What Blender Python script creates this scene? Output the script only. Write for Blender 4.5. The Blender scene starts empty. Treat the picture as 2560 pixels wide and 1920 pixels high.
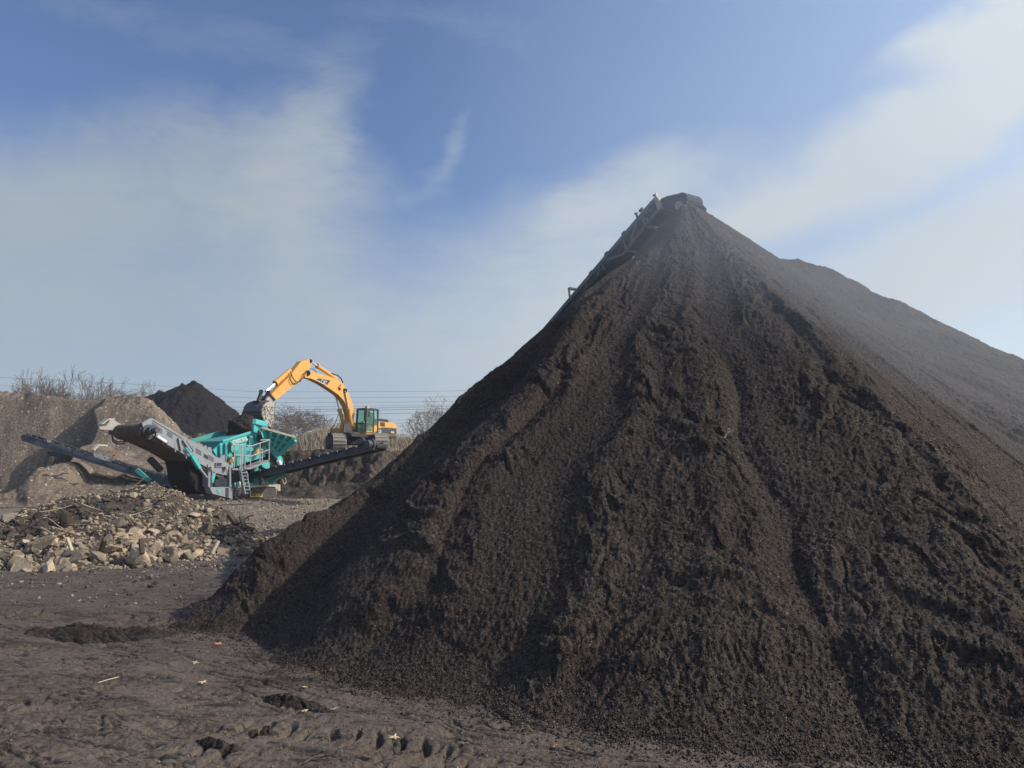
import bpy, math, random
import numpy as np
from mathutils import Vector, Matrix
random.seed(7)
R = math.radians
scene = bpy.context.scene
COL = scene.collection

# ------------------------------------------------------------ camera
FPX = 1850.0; PITCH = math.atan(216/1850.0); CH = 1.6
cd = bpy.data.cameras.new('camera'); cam = bpy.data.objects.new('camera', cd); COL.objects.link(cam)
cd.sensor_width = 36; cd.lens = 36*FPX/2560; cd.clip_start = .05; cd.clip_end = 6000
cam.location = (0, 0, CH); cam.rotation_euler = (R(90)+PITCH, 0, 0)
scene.camera = cam

# ------------------------------------------------------------ light
SUN_AZ = -1.0     # degrees from +X towards +Y
SUN_EL = 37.0
sd = Vector((math.cos(R(SUN_AZ))*math.cos(R(SUN_EL)), math.sin(R(SUN_AZ))*math.cos(R(SUN_EL)), math.sin(R(SUN_EL))))
sl = bpy.data.lights.new('sun', 'SUN'); so = bpy.data.objects.new('sun', sl); COL.objects.link(so)
sl.energy = 4.2; sl.angle = R(0.55); sl.color = (1, .93, .82)
so.rotation_euler = sd.to_track_quat('Z', 'Y').to_euler(); so.location = (30, -10, 40)
scene.view_settings.view_transform = 'Standard'; scene.view_settings.look = 'None'
scene.view_settings.exposure = 0.0; scene.view_settings.gamma = 1.0
scene.view_settings.use_curve_mapping = False

def proj(x, y, z):
    z = z-CH; d = y*math.cos(PITCH)+z*math.sin(PITCH); u = -y*math.sin(PITCH)+z*math.cos(PITCH)
    return 1280+FPX*x/d, 960-FPX*u/d
def ray(px, py):
    cx = (px-1280)/FPX; cy = (960-py)/FPX
    return np.array([cx, math.cos(PITCH)-cy*math.sin(PITCH), math.sin(PITCH)+cy*math.cos(PITCH)])
def at(px, py, Y):            # the point seen at a photo pixel, at distance Y in front of the camera
    d = ray(px, py); return d*Y/d[1]+np.array([0, 0, CH])

# ------------------------------------------------------------ world: sky texture and drifting cloud
w = bpy.data.worlds.new('World'); scene.world = w; w.use_nodes = True
nt = w.node_tree; N = nt.nodes; LK = nt.links; N.clear()
def nd(tree, t, **kw):
    n = tree.nodes.new(t)
    for k, v in kw.items(): setattr(n, k, v)
    return n
def mth(tree, op, a, b=None, c=None, clamp=False):
    n = tree.nodes.new('ShaderNodeMath'); n.operation = op; n.use_clamp = clamp
    for i, v in enumerate((a, b, c)):
        if v is None: continue
        if isinstance(v, (int, float)): n.inputs[i].default_value = v
        else: tree.links.new(v, n.inputs[i])
    return n.outputs[0]
sky = nd(nt, 'ShaderNodeTexSky', sky_type='NISHITA', sun_disc=False)
sky.sun_elevation = R(SUN_EL); sky.sun_rotation = R(90-SUN_AZ)
sky.air_density = 1.0; sky.dust_density = 1.6; sky.ozone_density = 2.0; sky.altitude = 50
bg = nd(nt, 'ShaderNodeBackground'); bg.inputs[1].default_value = 0.1
wo = nd(nt, 'ShaderNodeOutputWorld'); LK.new(bg.outputs[0], wo.inputs[0])
tc = nd(nt, 'ShaderNodeTexCoord'); sx = nd(nt, 'ShaderNodeSeparateXYZ'); LK.new(tc.outputs['Generated'], sx.inputs[0])
az = mth(nt, 'ARCTAN2', sx.outputs[0], sx.outputs[1]); el = mth(nt, 'ARCSINE', sx.outputs[2])
def wnoise(scale, detail, rough, stretch=(1, 1, 1), off=(0, 0, 0), dist=0.0):
    mp = nd(nt, 'ShaderNodeMapping'); LK.new(tc.outputs['Generated'], mp.inputs[0])
    mp.inputs['Scale'].default_value = stretch; mp.inputs['Location'].default_value = off
    n = nd(nt, 'ShaderNodeTexNoise'); LK.new(mp.outputs[0], n.inputs['Vector'])
    n.inputs['Scale'].default_value = scale; n.inputs['Detail'].default_value = detail
    n.inputs['Roughness'].default_value = rough; n.inputs['Distortion'].default_value = dist
    return n.outputs[0]
n1 = wnoise(3.0, 7, .55, (1, 1, 1.5), (3, 1, 0)); n2 = wnoise(3.2, 7, .55, (1, 1, 1.4), (9, 4, 2)); n3 = wnoise(7, 12, .66, (1, 1, 2.4), (1, 7, 5), .9); n4 = wnoise(16, 12, .7, (1, 1.4, 3.0), (4, 2, 8), 1.2)
azw = mth(nt, 'ADD', az, mth(nt, 'MULTIPLY', mth(nt, 'SUBTRACT', n1, .5), .26))
elw = mth(nt, 'ADD', el, mth(nt, 'MULTIPLY', mth(nt, 'SUBTRACT', n2, .5), .17))
def blob(px, py, rx, ry, ang, gain):
    d = ray(px, py); a0 = math.atan2(d[0], d[1]); e0 = math.asin(d[2]/np.linalg.norm(d))
    dx = mth(nt, 'SUBTRACT', azw, a0); dy = mth(nt, 'SUBTRACT', elw, e0)
    c, s = math.cos(R(ang)), math.sin(R(ang))
    u = mth(nt, 'ADD', mth(nt, 'MULTIPLY', dx, c*FPX/rx), mth(nt, 'MULTIPLY', dy, s*FPX/rx))
    v = mth(nt, 'ADD', mth(nt, 'MULTIPLY', dx, -s*FPX/ry), mth(nt, 'MULTIPLY', dy, c*FPX/ry))
    q = mth(nt, 'ADD', mth(nt, 'MULTIPLY', u, u), mth(nt, 'MULTIPLY', v, v))
    g = mth(nt, 'MULTIPLY', mth(nt, 'EXPONENT', mth(nt, 'MULTIPLY', q, -1.0)), gain)
    return g
BL = [(280, 520, 360, 120, 8, .60), (740, 330, 80, 150, -20, .50), (690, 500, 240, 150, -25, .65), (400, 780, 700, 110, 0, .34), (760, 700, 220, 110, -20, .30), (1000, 880, 420, 90, 0, .25),
      (0, 470, 170, 90, 0, .3), (1560, 490, 240, 65, 14, .75), (1400, 690, 260, 170, 0, .66), (1420, 900, 500, 120, 0, .3), (2080, 460, 440, 48, 20, 1.7), (2440, 300, 220, 45, 30, 1.3), (2350, 680, 420, 80, 12, 1.1), (1850, 560, 260, 90, 20, .55),
      (2330, 160, 100, 45, 10, 1.4), (2500, 60, 150, 55, 40, 1.8), (1065, 355, 100, 28, 52, .20), (2700, 480, 300, 90, 20, .6), (-900, 600, 700, 250, 0, .6), (3700, 500, 600, 300, 0, .6), (450, 60, 500, 60, 5, .12), (1200, 90, 500, 60, -8, .10)]
acc = None
for b in BL:
    g = blob(*b); acc = g if acc is None else mth(nt, 'ADD', acc, g)
acc = mth(nt, 'MULTIPLY', acc, mth(nt, 'ADD', mth(nt, 'MULTIPLY_ADD', n3, 1.9, -.45), mth(nt, 'MULTIPLY', n4, 1.1)))
hz = mth(nt, 'EXPONENT', mth(nt, 'MULTIPLY', mth(nt, 'MAXIMUM', el, 0), -7.0))      # moist air low over the horizon
acc = mth(nt, 'ADD', acc, mth(nt, 'MULTIPLY', hz, .75))
den = mth(nt, 'SUBTRACT', 1.0, mth(nt, 'EXPONENT', mth(nt, 'MULTIPLY', mth(nt, 'MAXIMUM', mth(nt, 'SUBTRACT', acc, .10), 0), -2.1)), clamp=True)
# cloud is brighter towards the sun
cr = nd(nt, 'ShaderNodeMix', data_type='RGBA'); cr.inputs[6].default_value = (3.95, 4.5, 4.95, 1); cr.inputs[7].default_value = (7.6, 8.2, 8.6, 1)
LK.new(mth(nt, 'MULTIPLY_ADD', az, .95, .42, clamp=True), cr.inputs[0])
tint = nd(nt, 'ShaderNodeMix', data_type='RGBA', blend_type='MULTIPLY'); tint.inputs[0].default_value = 1
LK.new(sky.outputs[0], tint.inputs[6])
tg = nd(nt, 'ShaderNodeMix', data_type='RGBA'); tg.inputs[6].default_value = (1.08, 1.18, 1.42, 1); tg.inputs[7].default_value = (2.0, 1.95, 1.9, 1); LK.new(mth(nt, 'MULTIPLY_ADD', az, 1.35, .22, clamp=True), tg.inputs[0]); LK.new(tg.outputs[2], tint.inputs[7])
mx = nd(nt, 'ShaderNodeMix', data_type='RGBA'); LK.new(den, mx.inputs[0]); LK.new(tint.outputs[2], mx.inputs[6]); LK.new(cr.outputs[2], mx.inputs[7])
LK.new(mx.outputs[2], bg.inputs[0])

# ------------------------------------------------------------ numpy noise
def _h(ix, iy, iz, seed):
    n = (ix.astype(np.int64)*374761393+iy.astype(np.int64)*668265263+iz*1442695041+seed*974634777) & 0xffffffff
    n = ((n ^ (n >> 13))*1274126177) & 0xffffffff
    return (n ^ (n >> 16)) & 0xffffffff
def vn(x, y, seed=0):            # gradient noise, about -1..1
    x = np.asarray(x, dtype=np.float64); y = np.asarray(y, dtype=np.float64)
    fx = np.floor(x); fy = np.floor(y); ix = fx.astype(np.int64); iy = fy.astype(np.int64); u = x-fx; v = y-fy
    su = u*u*u*(u*(u*6-15)+10); sv = v*v*v*(v*(v*6-15)+10)
    def g(i, j):
        a = _h(ix+i, iy+j, 0, seed)*(2*math.pi/4294967296.0)
        return np.cos(a)*(u-i)+np.sin(a)*(v-j)
    a = g(0, 0); b = g(1, 0); c = g(0, 1); d = g(1, 1)
    return 1.5*((a+(b-a)*su)*(1-sv)+(c+(d-c)*su)*sv)
def fbm(x, y, f, octv, seed=0, gain=.5, lac=2.03):
    s = 0; a = 1
    for k in range(octv):
        s = s+a*vn(x*f, y*f, seed+k*17); f *= lac; a *= gain
    return s
def ridge(x, y, f, octv, seed=0, gain=.5):
    s = 0; a = 1
    for k in range(octv):
        s = s+a*(1-2*np.abs(vn(x*f, y*f, seed+k*13))); f *= 2.03; a *= gain
    return s
def sst(a, b, x):
    t = np.clip((x-a)/(b-a), 0, 1); return t*t*(3-2*t)
def smax(a, b, k):
    h = np.clip(.5+.5*(a-b)/k, 0, 1); return b+(a-b)*h+k*h*(1-h)
def seg(x, y, a, b, s):
    ax, ay, az_ = a; bx, by, bz = b; dx, dy = bx-ax, by-ay; L2 = dx*dx+dy*dy+1e-9
    t = np.clip(((x-ax)*dx+(y-ay)*dy)/L2, 0, 1); r = np.hypot(x-ax-t*dx, y-ay-t*dy)
    return az_+t*(bz-az_)-s*(np.sqrt(r*r+.04)-.2)

# ------------------------------------------------------------ object helpers
def tag(o, label=None, cat=None, group=None, kind=None):
    if label: o['label'] = label
    if cat: o['category'] = cat
    if group: o['group'] = group
    if kind: o['kind'] = kind
    return o
def mesh_obj(name, V, F, m, parent=None, smooth=False):
    me = bpy.data.meshes.new(name); V = np.asarray(V, dtype=np.float32)
    if isinstance(F, np.ndarray):
        k = F.shape[1]; n = F.shape[0]
        me.vertices.add(len(V)); me.vertices.foreach_set('co', V.ravel())
        me.loops.add(n*k); me.loops.foreach_set('vertex_index', F.astype(np.int32).ravel())
        me.polygons.add(n); me.polygons.foreach_set('loop_start', np.arange(0, n*k, k, dtype=np.int32))
        if smooth: me.polygons.foreach_set('use_smooth', np.ones(n, dtype=bool))
        me.update(calc_edges=True)
    else:
        me.from_pydata(V.tolist(), [], F)
        if smooth: me.polygons.foreach_set('use_smooth', [True]*len(me.polygons))
        me.update()
    if m: me.materials.append(m)
    o = bpy.data.objects.new(name, me); COL.objects.link(o)
    if parent: o.parent = parent
    return o
def grid_faces(nr, nc):
    i = np.arange(nr*nc).reshape(nr, nc)
    return np.stack([i[:-1, :-1].ravel(), i[:-1, 1:].ravel(), i[1:, 1:].ravel(), i[1:, :-1].ravel()], 1)
def polar(r0, r1, nr, t0, t1, ntv):
    r = np.exp(np.linspace(math.log(r0), math.log(r1), nr)); t = np.radians(np.linspace(t0, t1, ntv))
    T, RR = np.meshgrid(t, r); return RR*np.sin(T), RR*np.cos(T)
def compact(V, F, keep):
    F = F[keep]; u, inv = np.unique(F, return_inverse=True)
    return V[u], inv.reshape(F.shape)

# ------------------------------------------------------------ materials
def newmat(name):
    m = bpy.data.materials.new(name); m.use_nodes = True; t = m.node_tree; t.nodes.clear()
    o = t.nodes.new('ShaderNodeOutputMaterial'); p = t.nodes.new('ShaderNodeBsdfPrincipled'); t.links.new(p.outputs[0], o.inputs[0])
    return m, t, p
def tnoise(t, vec, scale, detail=4, rough=.55, dist=0):
    n = t.nodes.new('ShaderNodeTexNoise'); n.inputs['Scale'].default_value = scale; n.inputs['Detail'].default_value = detail
    n.inputs['Roughness'].default_value = rough; n.inputs['Distortion'].default_value = dist
    if vec is not None: t.links.new(vec, n.inputs['Vector'])
    return n.outputs[0]
def ramp(t, fac, stops):
    n = t.nodes.new('ShaderNodeValToRGB'); e = n.color_ramp.elements
    while len(e) < len(stops): e.new(.5)
    for i, (p, c) in enumerate(stops):
        e[i].position = p; e[i].color = (c, c, c, 1) if isinstance(c, (int, float)) else (*c, 1)
    t.links.new(fac, n.inputs[0]); return n.outputs[0]
def mixc(t, f, a, b, mode='MIX'):
    n = t.nodes.new('ShaderNodeMix'); n.data_type = 'RGBA'; n.blend_type = mode
    for i, v in ((0, f), (6, a), (7, b)):
        if isinstance(v, (int, float)): n.inputs[i].default_value = v
        elif isinstance(v, tuple): n.inputs[i].default_value = (*v, 1)
        else: t.links.new(v, n.inputs[i])
    return n.outputs[2]
def soil(name, c1, c2, c3=None, speck=None, sp_scale=60, sp_amt=.1, big=.6, fine=45, bump=.02, rough=.95, spec=.25, patch=None, sheen=0):
    """c1/c2 broad patches, c3 fine dark/light grain, speck: pale fragments"""
    m, t, p = newmat(name); tcn = t.nodes.new('ShaderNodeTexCoord'); v = tcn.outputs['Object']
    a = tnoise(t, v, big, 5, .6); b = tnoise(t, v, fine, 5, .7)
    col = mixc(t, ramp(t, a, [(.35, 0.0), (.65, 1.0)]), c1, c2)
    if patch: col = mixc(t, ramp(t, tnoise(t, v, patch[1], 4, .6, .6), [(.56, 0.0), (.68, 1.0)]), col, patch[0])
    if c3: col = mixc(t, ramp(t, b, [(.42, 0.0), (.66, 1.0)]), col, c3)
    h = b
    if speck:
        vo = t.nodes.new('ShaderNodeTexVoronoi'); vo.inputs['Scale'].default_value = sp_scale; t.links.new(v, vo.inputs['Vector'])
        s = ramp(t, vo.outputs['Color'], [(1-sp_amt, 0.0), (1-sp_amt+.03, 1.0)])
        near = ramp(t, vo.outputs['Distance'], [(.28, 1.0), (.42, 0.0)])
        sm = mth(t, 'MULTIPLY', s, near); col = mixc(t, sm, col, speck)
    t.links.new(col, p.inputs['Base Color']); p.inputs['Roughness'].default_value = rough
    p.inputs['Specular IOR Level'].default_value = spec
    if sheen: p.inputs['Sheen Weight'].default_value = sheen; p.inputs['Sheen Roughness'].default_value = .45; p.inputs['Sheen Tint'].default_value = (.62, .76, 1, 1)
    bm = t.nodes.new('ShaderNodeBump'); bm.inputs['Distance'].default_value = bump; bm.inputs['Strength'].default_value = .9
    t.links.new(h, bm.inputs['Height']); t.links.new(bm.outputs[0], p.inputs['Normal'])
    return m

# ------------------------------------------------------------ ground
def track_strip(x, y, px_, py_, dirx, diry, width, pitch, chev, depth, bend=0.0):
    L = math.hypot(dirx, diry); dx, dy = dirx/L, diry/L
    s = (x-px_)*dx+(y-py_)*dy; q = -(x-px_)*dy+(y-py_)*dx+bend*s*s
    inside = sst(width/2+.03, width/2-.03, np.abs(q))
    ph = (s+chev*np.abs(q)+.04*vn(s*5, q*5, 6))/pitch; f = ph-np.floor(ph)
    lug = 1-sst(.0, .07, f)*sst(.42, .16, f)
    broken = sst(-.25, .25, vn(s*1.1+px_, q*1.6+py_, 5))
    return inside*(1.7*depth*(lug-1)*broken-depth*.10)+depth*.5*np.exp(-((np.abs(q)-width/2-.05)/.05)**2)*(.5+.5*vn(s*3, q*3, 9))
CLODS = [(250, 1590, .42, .20, .17), (700, 1752, .30, .10, .09), (800, 1775, .16, .09, .06), (540, 1868, .20, .07, .06), (430, 1838, .1, .07, .05), (660, 1838, .14, .07, .05), (905, 1880, .22, .06, .035), (790, 1855, .15, .05, .03)]
def ground_h(x, y, fine=True):
    r = np.hypot(x, y)
    z = .10*fbm(x, y, .12, 3, 3)*sst(4, 14, r)+.035*fbm(x, y, .7, 4, 4)*sst(2, 8, r)
    if fine:
        z = z+.016*fbm(x, y, 1.7, 3, 6)+.006*fbm(x, y, 7, 3, 8)+.0055*fbm(x, y, 30, 3, 10)*sst(14, 7, r)
        xr, yr = x*.93-y*.36, x*.36+y*.93; wv = yr*5.5+.9*fbm(x, y, 1.3, 3, 15)
        z = z-.024*(np.clip(1-np.abs(vn(xr*2.2, wv*1.4, 16))*8, 0, 1)+.7*np.clip(1-np.abs(vn(xr*3.4, wv*2.3+9, 19))*7, 0, 1))*sst(.0, .35, vn(xr*1.9, yr*2.6, 18))*sst(13, 8, r)
        near = sst(16, 10, r)
        def lines(px_, py_, dx_, dy_, offs, dep, wd=.011):
            L = math.hypot(dx_, dy_); s_ = ((x-px_)*dx_+(y-py_)*dy_)/L; q = (-(x-px_)*dy_+(y-py_)*dx_)/L+.02*vn(s_*1.3, q0_, 61); o = 0
            for k_, of in enumerate(offs): o = o-1.7*dep*np.exp(-((q-of)/wd)**2)*sst(-.3, .2, vn(s_*2.1+k_*7, 3.3*k_, 62))
            return o
        q0_ = 1.7
        z = z+near*(track_strip(x, y, -2.45, 5.05, 3.7, -1.3, .44, .155, .25, .026)+track_strip(x, y, -1.75, 4.30, 3.7, -1.0, .40, .17, -.3, .024)
                    + track_strip(x, y, -5, 8.2, 3.7, -.5, .5, .22, .4, .034)+track_strip(x, y, -4.2, 6.6, 3.7, -2.2, .40, .13, .1, .018)
                    + track_strip(x, y, -4.5, 10.5, 3.7, .2, .5, .26, .4, .05)+track_strip(x, y, -3.3, 6.0, 1.2, 3.2, .45, .15, .4, .018)+track_strip(x, y, -.3, 4.05, 3.7, -.9, .36, .14, .2, .020)
                    + lines(-2.5, 4.66, 3.7, -1.07, (-.10, -.04, .0, .13, .17), .014)+lines(-2.9, 4.2, 3.0, -2.0, (-.25, -.18, -.1, 0, .1, .22, .3), .012)+lines(-1.6, 5.6, 3.7, -2.2, (0, .06, .2, .27), .013)+lines(-4, 7.3, 3.7, -1.4, (0, .1, .2), .014, .02))
    # rise where the screener stands and rubble apron around it
    z = z+.25*np.exp(-(((x+12.5)/7)**2+((y-33)/7)**2))
    return z
def build_ground():
    m, t, p = newmat('damp_mud'); tcn = t.nodes.new('ShaderNodeTexCoord'); v = tcn.outputs['Object']
    mp = t.nodes.new('ShaderNodeMapping'); t.links.new(v, mp.inputs[0]); mp.inputs['Rotation'].default_value = (0, 0, R(20)); mp.inputs['Scale'].default_value = (.45, 1.5, 1)
    a = tnoise(t, v, .5, 6, .6); b = tnoise(t, mp.outputs[0], 1.6, 7, .68, .8); c = tnoise(t, v, 26, 6, .75); d = tnoise(t, mp.outputs[0], .55, 6, .6, .5)
    col = mixc(t, ramp(t, a, [(.36, 0.0), (.64, 1.0)]), (.130, .098, .076), (.166, .130, .103))
    col = mixc(t, ramp(t, b, [(.52, 0.0), (.66, .8)]), col, (.056, .043, .035))
    col = mixc(t, ramp(t, d, [(.60, 0.0), (.70, .6)]), col, (.17, .145, .115))
    col = mixc(t, ramp(t, c, [(.50, 0.0), (.70, .8)]), col, (.034, .026, .020))
    cv = t.nodes.new('ShaderNodeTexVoronoi'); cv.feature = 'DISTANCE_TO_EDGE'; cv.inputs['Scale'].default_value = 2.4; wp = t.nodes.new('ShaderNodeVectorMath'); wp.operation = 'ADD'; t.links.new(mp.outputs[0], wp.inputs[0]); wn = t.nodes.new('ShaderNodeTexNoise'); wn.inputs['Scale'].default_value = 3; wn.inputs['Detail'].default_value = 6; t.links.new(v, wn.inputs['Vector']); t.links.new(wn.outputs['Color'], wp.inputs[1]); t.links.new(wp.outputs[0], cv.inputs['Vector'])
    col = mixc(t, mth(t, 'MULTIPLY', ramp(t, cv.outputs['Distance'], [(.0, .75), (.045, 0.0)]), ramp(t, b, [(.42, 0.0), (.55, 1.0)])), col, (.022, .017, .014))
    m2 = t.nodes.new('ShaderNodeMapping'); t.links.new(v, m2.inputs[0]); m2.inputs['Rotation'].default_value = (0, 0, R(16)); m2.inputs['Scale'].default_value = (1.5, 7.5, 1)
    st = tnoise(t, m2.outputs[0], 2.2, 6, .72, .5); st2 = tnoise(t, v, 60, 3, .8)
    col = mixc(t, ramp(t, st, [(.575, 0.0), (.63, .85)]), col, (.038, .029, .024))
    col = mixc(t, ramp(t, st2, [(.55, 0.0), (.72, .55)]), col, (.18, .145, .12))
    vo = t.nodes.new('ShaderNodeTexVoronoi'); vo.inputs['Scale'].default_value = 28; t.links.new(v, vo.inputs['Vector'])
    s = mth(t, 'MULTIPLY', ramp(t, vo.outputs['Color'], [(.93, 0.0), (.94, 1.0)]), ramp(t, vo.outputs['Distance'], [(.14, 1.0), (.24, 0.0)]))
    col = mixc(t, s, col, (.26, .22, .17))
    # gravelly, chip-strewn ground from about 12 m on
    sp = t.nodes.new('ShaderNodeSeparateXYZ'); t.links.new(v, sp.inputs[0])
    far = ramp(t, mth(t, 'ADD', mth(t, 'MULTIPLY', sp.outputs[1], .04), mth(t, 'MULTIPLY', a, .25)), [(.66, 0.0), (.80, 1.0)])
    gcol = mixc(t, ramp(t, tnoise(t, v, 5, 6, .8), [(.4, 0.0), (.62, 1.0)]), (.10, .078, .056), (.27, .225, .165))
    col = mixc(t, far, col, gcol)
    t.links.new(col, p.inputs['Base Color']); p.inputs['Specular IOR Level'].default_value = .35
    rr = ramp(t, b, [(.35, .62), (.6, .95)]); t.links.new(rr, p.inputs['Roughness'])
    bm = t.nodes.new('ShaderNodeBump'); bm.inputs['Distance'].default_value = .03; t.links.new(mth(t, 'SUBTRACT', c, mth(t, 'MULTIPLY', ramp(t, st, [(.55, 0.0), (.66, 1.0)]), .5)), bm.inputs['Height']); t.links.new(bm.outputs[0], p.inputs['Normal'])
    ths = np.concatenate([np.linspace(-180, -48, 60, endpoint=False), np.linspace(-48, 48, 1000, endpoint=False), np.linspace(48, 180, 60)])
    rs = np.concatenate([np.array([.3, 1.0, 1.8]), np.exp(np.linspace(math.log(2.5), math.log(15), 1050)), np.exp(np.linspace(math.log(15.1), math.log(34), 190)), np.exp(np.linspace(math.log(35), math.log(2500), 60))])
    T, RR = np.meshgrid(np.radians(ths), rs); x = RR*np.sin(T); y = RR*np.cos(T)
    z = ground_h(x, y); z = np.where(RR > 60, z*0, z)
    V = np.stack([x, y, z], -1).reshape(-1, 3)
    o = mesh_obj('ground', V, grid_faces(len(rs), len(ths))[:, ::-1], m, smooth=True); tag(o, kind='structure'); return o
build_ground()

# ------------------------------------------------------------ the large compost pile
A_ = at(1712, 512, 15.044); B_ = at(1988, 640, 19.0)
def pile_base(x, y):
    phi = np.degrees(np.arctan2(y-A_[1], x-A_[0])) % 360
    s = np.interp(phi, [0, 90, 150, 185, 205, 225, 245, 270, 300, 330, 360], [.7, .7, .891, .98, .95, .735, .682, .643, .922, .95, .634])
    r = np.hypot(x-A_[0], y-A_[1]); zc = A_[2]-s*(np.sqrt(r*r+.05)-.22)
    r1 = seg(x, y, tuple(B_), (7.18, 16.95, 3.58), .83)
    r0 = seg(x, y, (A_[0]+.6, A_[1]+1.2, A_[2]-.665), tuple(B_), .7)
    return smax(smax(zc, r1, .45), r0, .2), r, phi
def pile_h(x, y):
    z, r, phi = pile_base(x, y)
    down = sst(.6, 8.5, r)                         # slumping grows towards the foot
    # spur crest and the hollow beside it on the left flank
    pw = phi+2.2*fbm(x, y, .5, 3, 33)
    prof = .02*np.exp(-((pw-222)/6.0)**2)-.42*sst(237, 230, pw)*sst(222, 230, pw)+.20*np.exp(-((pw-239)/4.0)**2)-.5*sst(219, 211, pw)*sst(190, 205, pw)
    z = z+prof*sst(1.5, 5.0, r)*sst(11.0, 8.0, r)
    z = z-.22*sst(.8, 3.2, r)*sst(11.5, 8.5, r)*sst(140, 170, phi)*sst(221, 212, phi)
    z = z-.10*sst(.5, 3, r)-.29*np.exp(-((r-1.5)/1.1)**2)*sst(256, 226, phi)*sst(80, 140, phi)
    z = z+.30*sst(7.4, 9.2, r)*sst(185, 200, phi)*sst(233, 224, phi)
    wa = phi+1.6*fbm(x, y, .35, 3, 31)+2.2*vn(r*.45, phi*.06, 36)
    u = np.radians(wa)*9.0                         # across the slope
    v = r+.35*fbm(x, y, .9, 3, 35)
    rib = vn(u*.62, v*.035+3, 41)+.45*vn(u*1.45, v*.06, 43)+.22*vn(u*3.1, v*.12, 44)
    z = z+(.022+.108*down)*rib                        # ribs fanning down from the peak
    ch = 1-np.abs(vn(u*.55+.1*vn(u*2, v*.7, 7), v*.03+5, 47))*4.2   # slide runnels
    z = z-(.012+.055*down)*np.clip(ch, 0, 1)**1.5
    # crumbly clumps that hang on the ribs, with small ledges
    on = sst(-.30, .20, rib+.35*vn(u*1.1, v*.8, 49))
    def scallop(f0, wu, amp, sd):                  # short ledges: swell down the slope, then a ragged step back
        t = v*f0+1.1*vn(u*wu, v*.25, sd)+.45*vn(u*wu*3, v*f0*.7, sd+1)+.22*vn(u*wu*8, v*f0*2, sd+2); k = np.floor(t); f = t-k
        on_ = sst(-.2, .3, vn(u*wu*1.5, k*3.71+.5, sd+3)+.25*vn(u*wu*5, k*1.3, sd+4))
        return amp*(f*sst(1.0, .80, f)-.30)*on_
    d2 = .30+.70*down
    z = z+d2*(.25+.75*on)*(scallop(1.35, .75, .100, 101)+scallop(3.1, 1.3, .050, 111)+scallop(6.5, 2.0, .027, 121))
    z = z+(.006+.020*on*down)*fbm(u, v*1.6, 2.6, 4, 61)
    z = z+(.006+.007*on)*fbm(x, y, 11, 3, 67)+.012*fbm(x, y, 27, 3, 71)
    z = np.where(z < .5, z*(.55+.45*np.clip(z/.5, 0, 1)), z)
    return z
def build_pile():
    nr, nc = 1150, 1350
    x, y = polar(3.6, 46, nr, -33, 50, nc)
    z = pile_h(x, y)
    V = np.stack([x, y, z], -1).reshape(-1, 3); F = grid_faces(nr, nc)[:, ::-1]
    zf = V[:, 2][F].max(1); V, F = compact(V, F, zf > -.12)
    m = soil('dark_compost', (.078, .059, .045), (.112, .086, .066), (.019, .015, .012), speck=(.20, .155, .11), sp_scale=30, sp_amt=.12, big=.9, fine=34, bump=.05, rough=.9, spec=.22,
             patch=((.076, .050, .039), 1.1))
    o = mesh_obj('compost_pile', V, F, m, smooth=True)
    tag(o, 'tall dark brown compost pile with a belt conveyor reaching its peak', 'compost pile'); return o
build_pile()

# ------------------------------------------------------------ mounds, banks behind
def mound(name, f, m, rng, nr, nc, label, cat, zmin=-.1):
    x, y = polar(*rng[:2], nr, *rng[2:], nc); z = f(x, y)
    V = np.stack([x, y, z], -1).reshape(-1, 3); F = grid_faces(nr, nc)[:, ::-1]
    V, F = compact(V, F, V[:, 2][F].max(1) > zmin)
    o = mesh_obj(name, V, F, m, smooth=True); tag(o, label, cat); return o
def interp_az(pts, Y):     # crest given as photo pixels, placed at distance Y(px) -> returns x,y,z arrays
    P = [at(px_, py_, Y) for px_, py_ in pts]; return P
# brown chip mound on the left
CR = [at(-260, 985, 50), at(-60, 978, 49), at(60, 985, 49), at(90, 980, 48), at(150, 985, 48), at(235, 992, 48), at(262, 985, 48), at(300, 988, 48), at(350, 998, 47), at(385, 1012, 47), at(425, 1050, 46), at(470, 1085, 45), at(520, 1105, 44), at(560, 1150, 43.5), at(620, 1215, 43), at(700, 1300, 43)]
crx = np.array([p[0]/p[1] for p in CR]); cry = np.array([p[1] for p in CR]); crz = np.array([p[2] for p in CR])
def chip_h(x, y):
    t = x/y; Yc = np.interp(t, crx, cry); Zc = np.interp(t, crx, crz)
    d = y-Yc
    z = np.where(d < 0, Zc+d*np.interp(t, crx, [.42]*9+[.42, .4, .4, .4, .4, .4, .4]), Zc-d*.45)
    z = z+.30*fbm(x, y, .22, 3, 81)+.10*fbm(x, y, .9, 4, 83)+.07*fbm(x, y, 3.5, 3, 85)
    z = z-.35*np.exp(-((d+5)/2)**2)*sst(-.3, .5, vn(x*.2, y*.2, 4))
    cap = .7+.30*np.maximum(y-36, 0)+.9*np.maximum(y-43.5, 0)+.25*fbm(x, y, .5, 3, 88)
    hol = .0+1.75*np.maximum(y-44.5, 0)+.2*fbm(x, y, .6, 3, 89)
    xe = -23.2-.30*np.maximum(y-38, 0)+.6*vn(y*.5, 3.3, 92)
    cap = np.where(x < xe, hol+(cap-hol)*sst(-.6, 0, x-xe), np.maximum(cap, np.minimum(2.05, cap+1.5)*np.exp(-((x-xe-.5)/1.6)**2)*sst(33, 36, y)))
    z = -smax(-z, -cap, .3)
    return smax(z, (1.0-.16*np.hypot((x+30)/1.5, y-30)) + .15*fbm(x, y, .6, 4, 90), .3)
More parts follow.
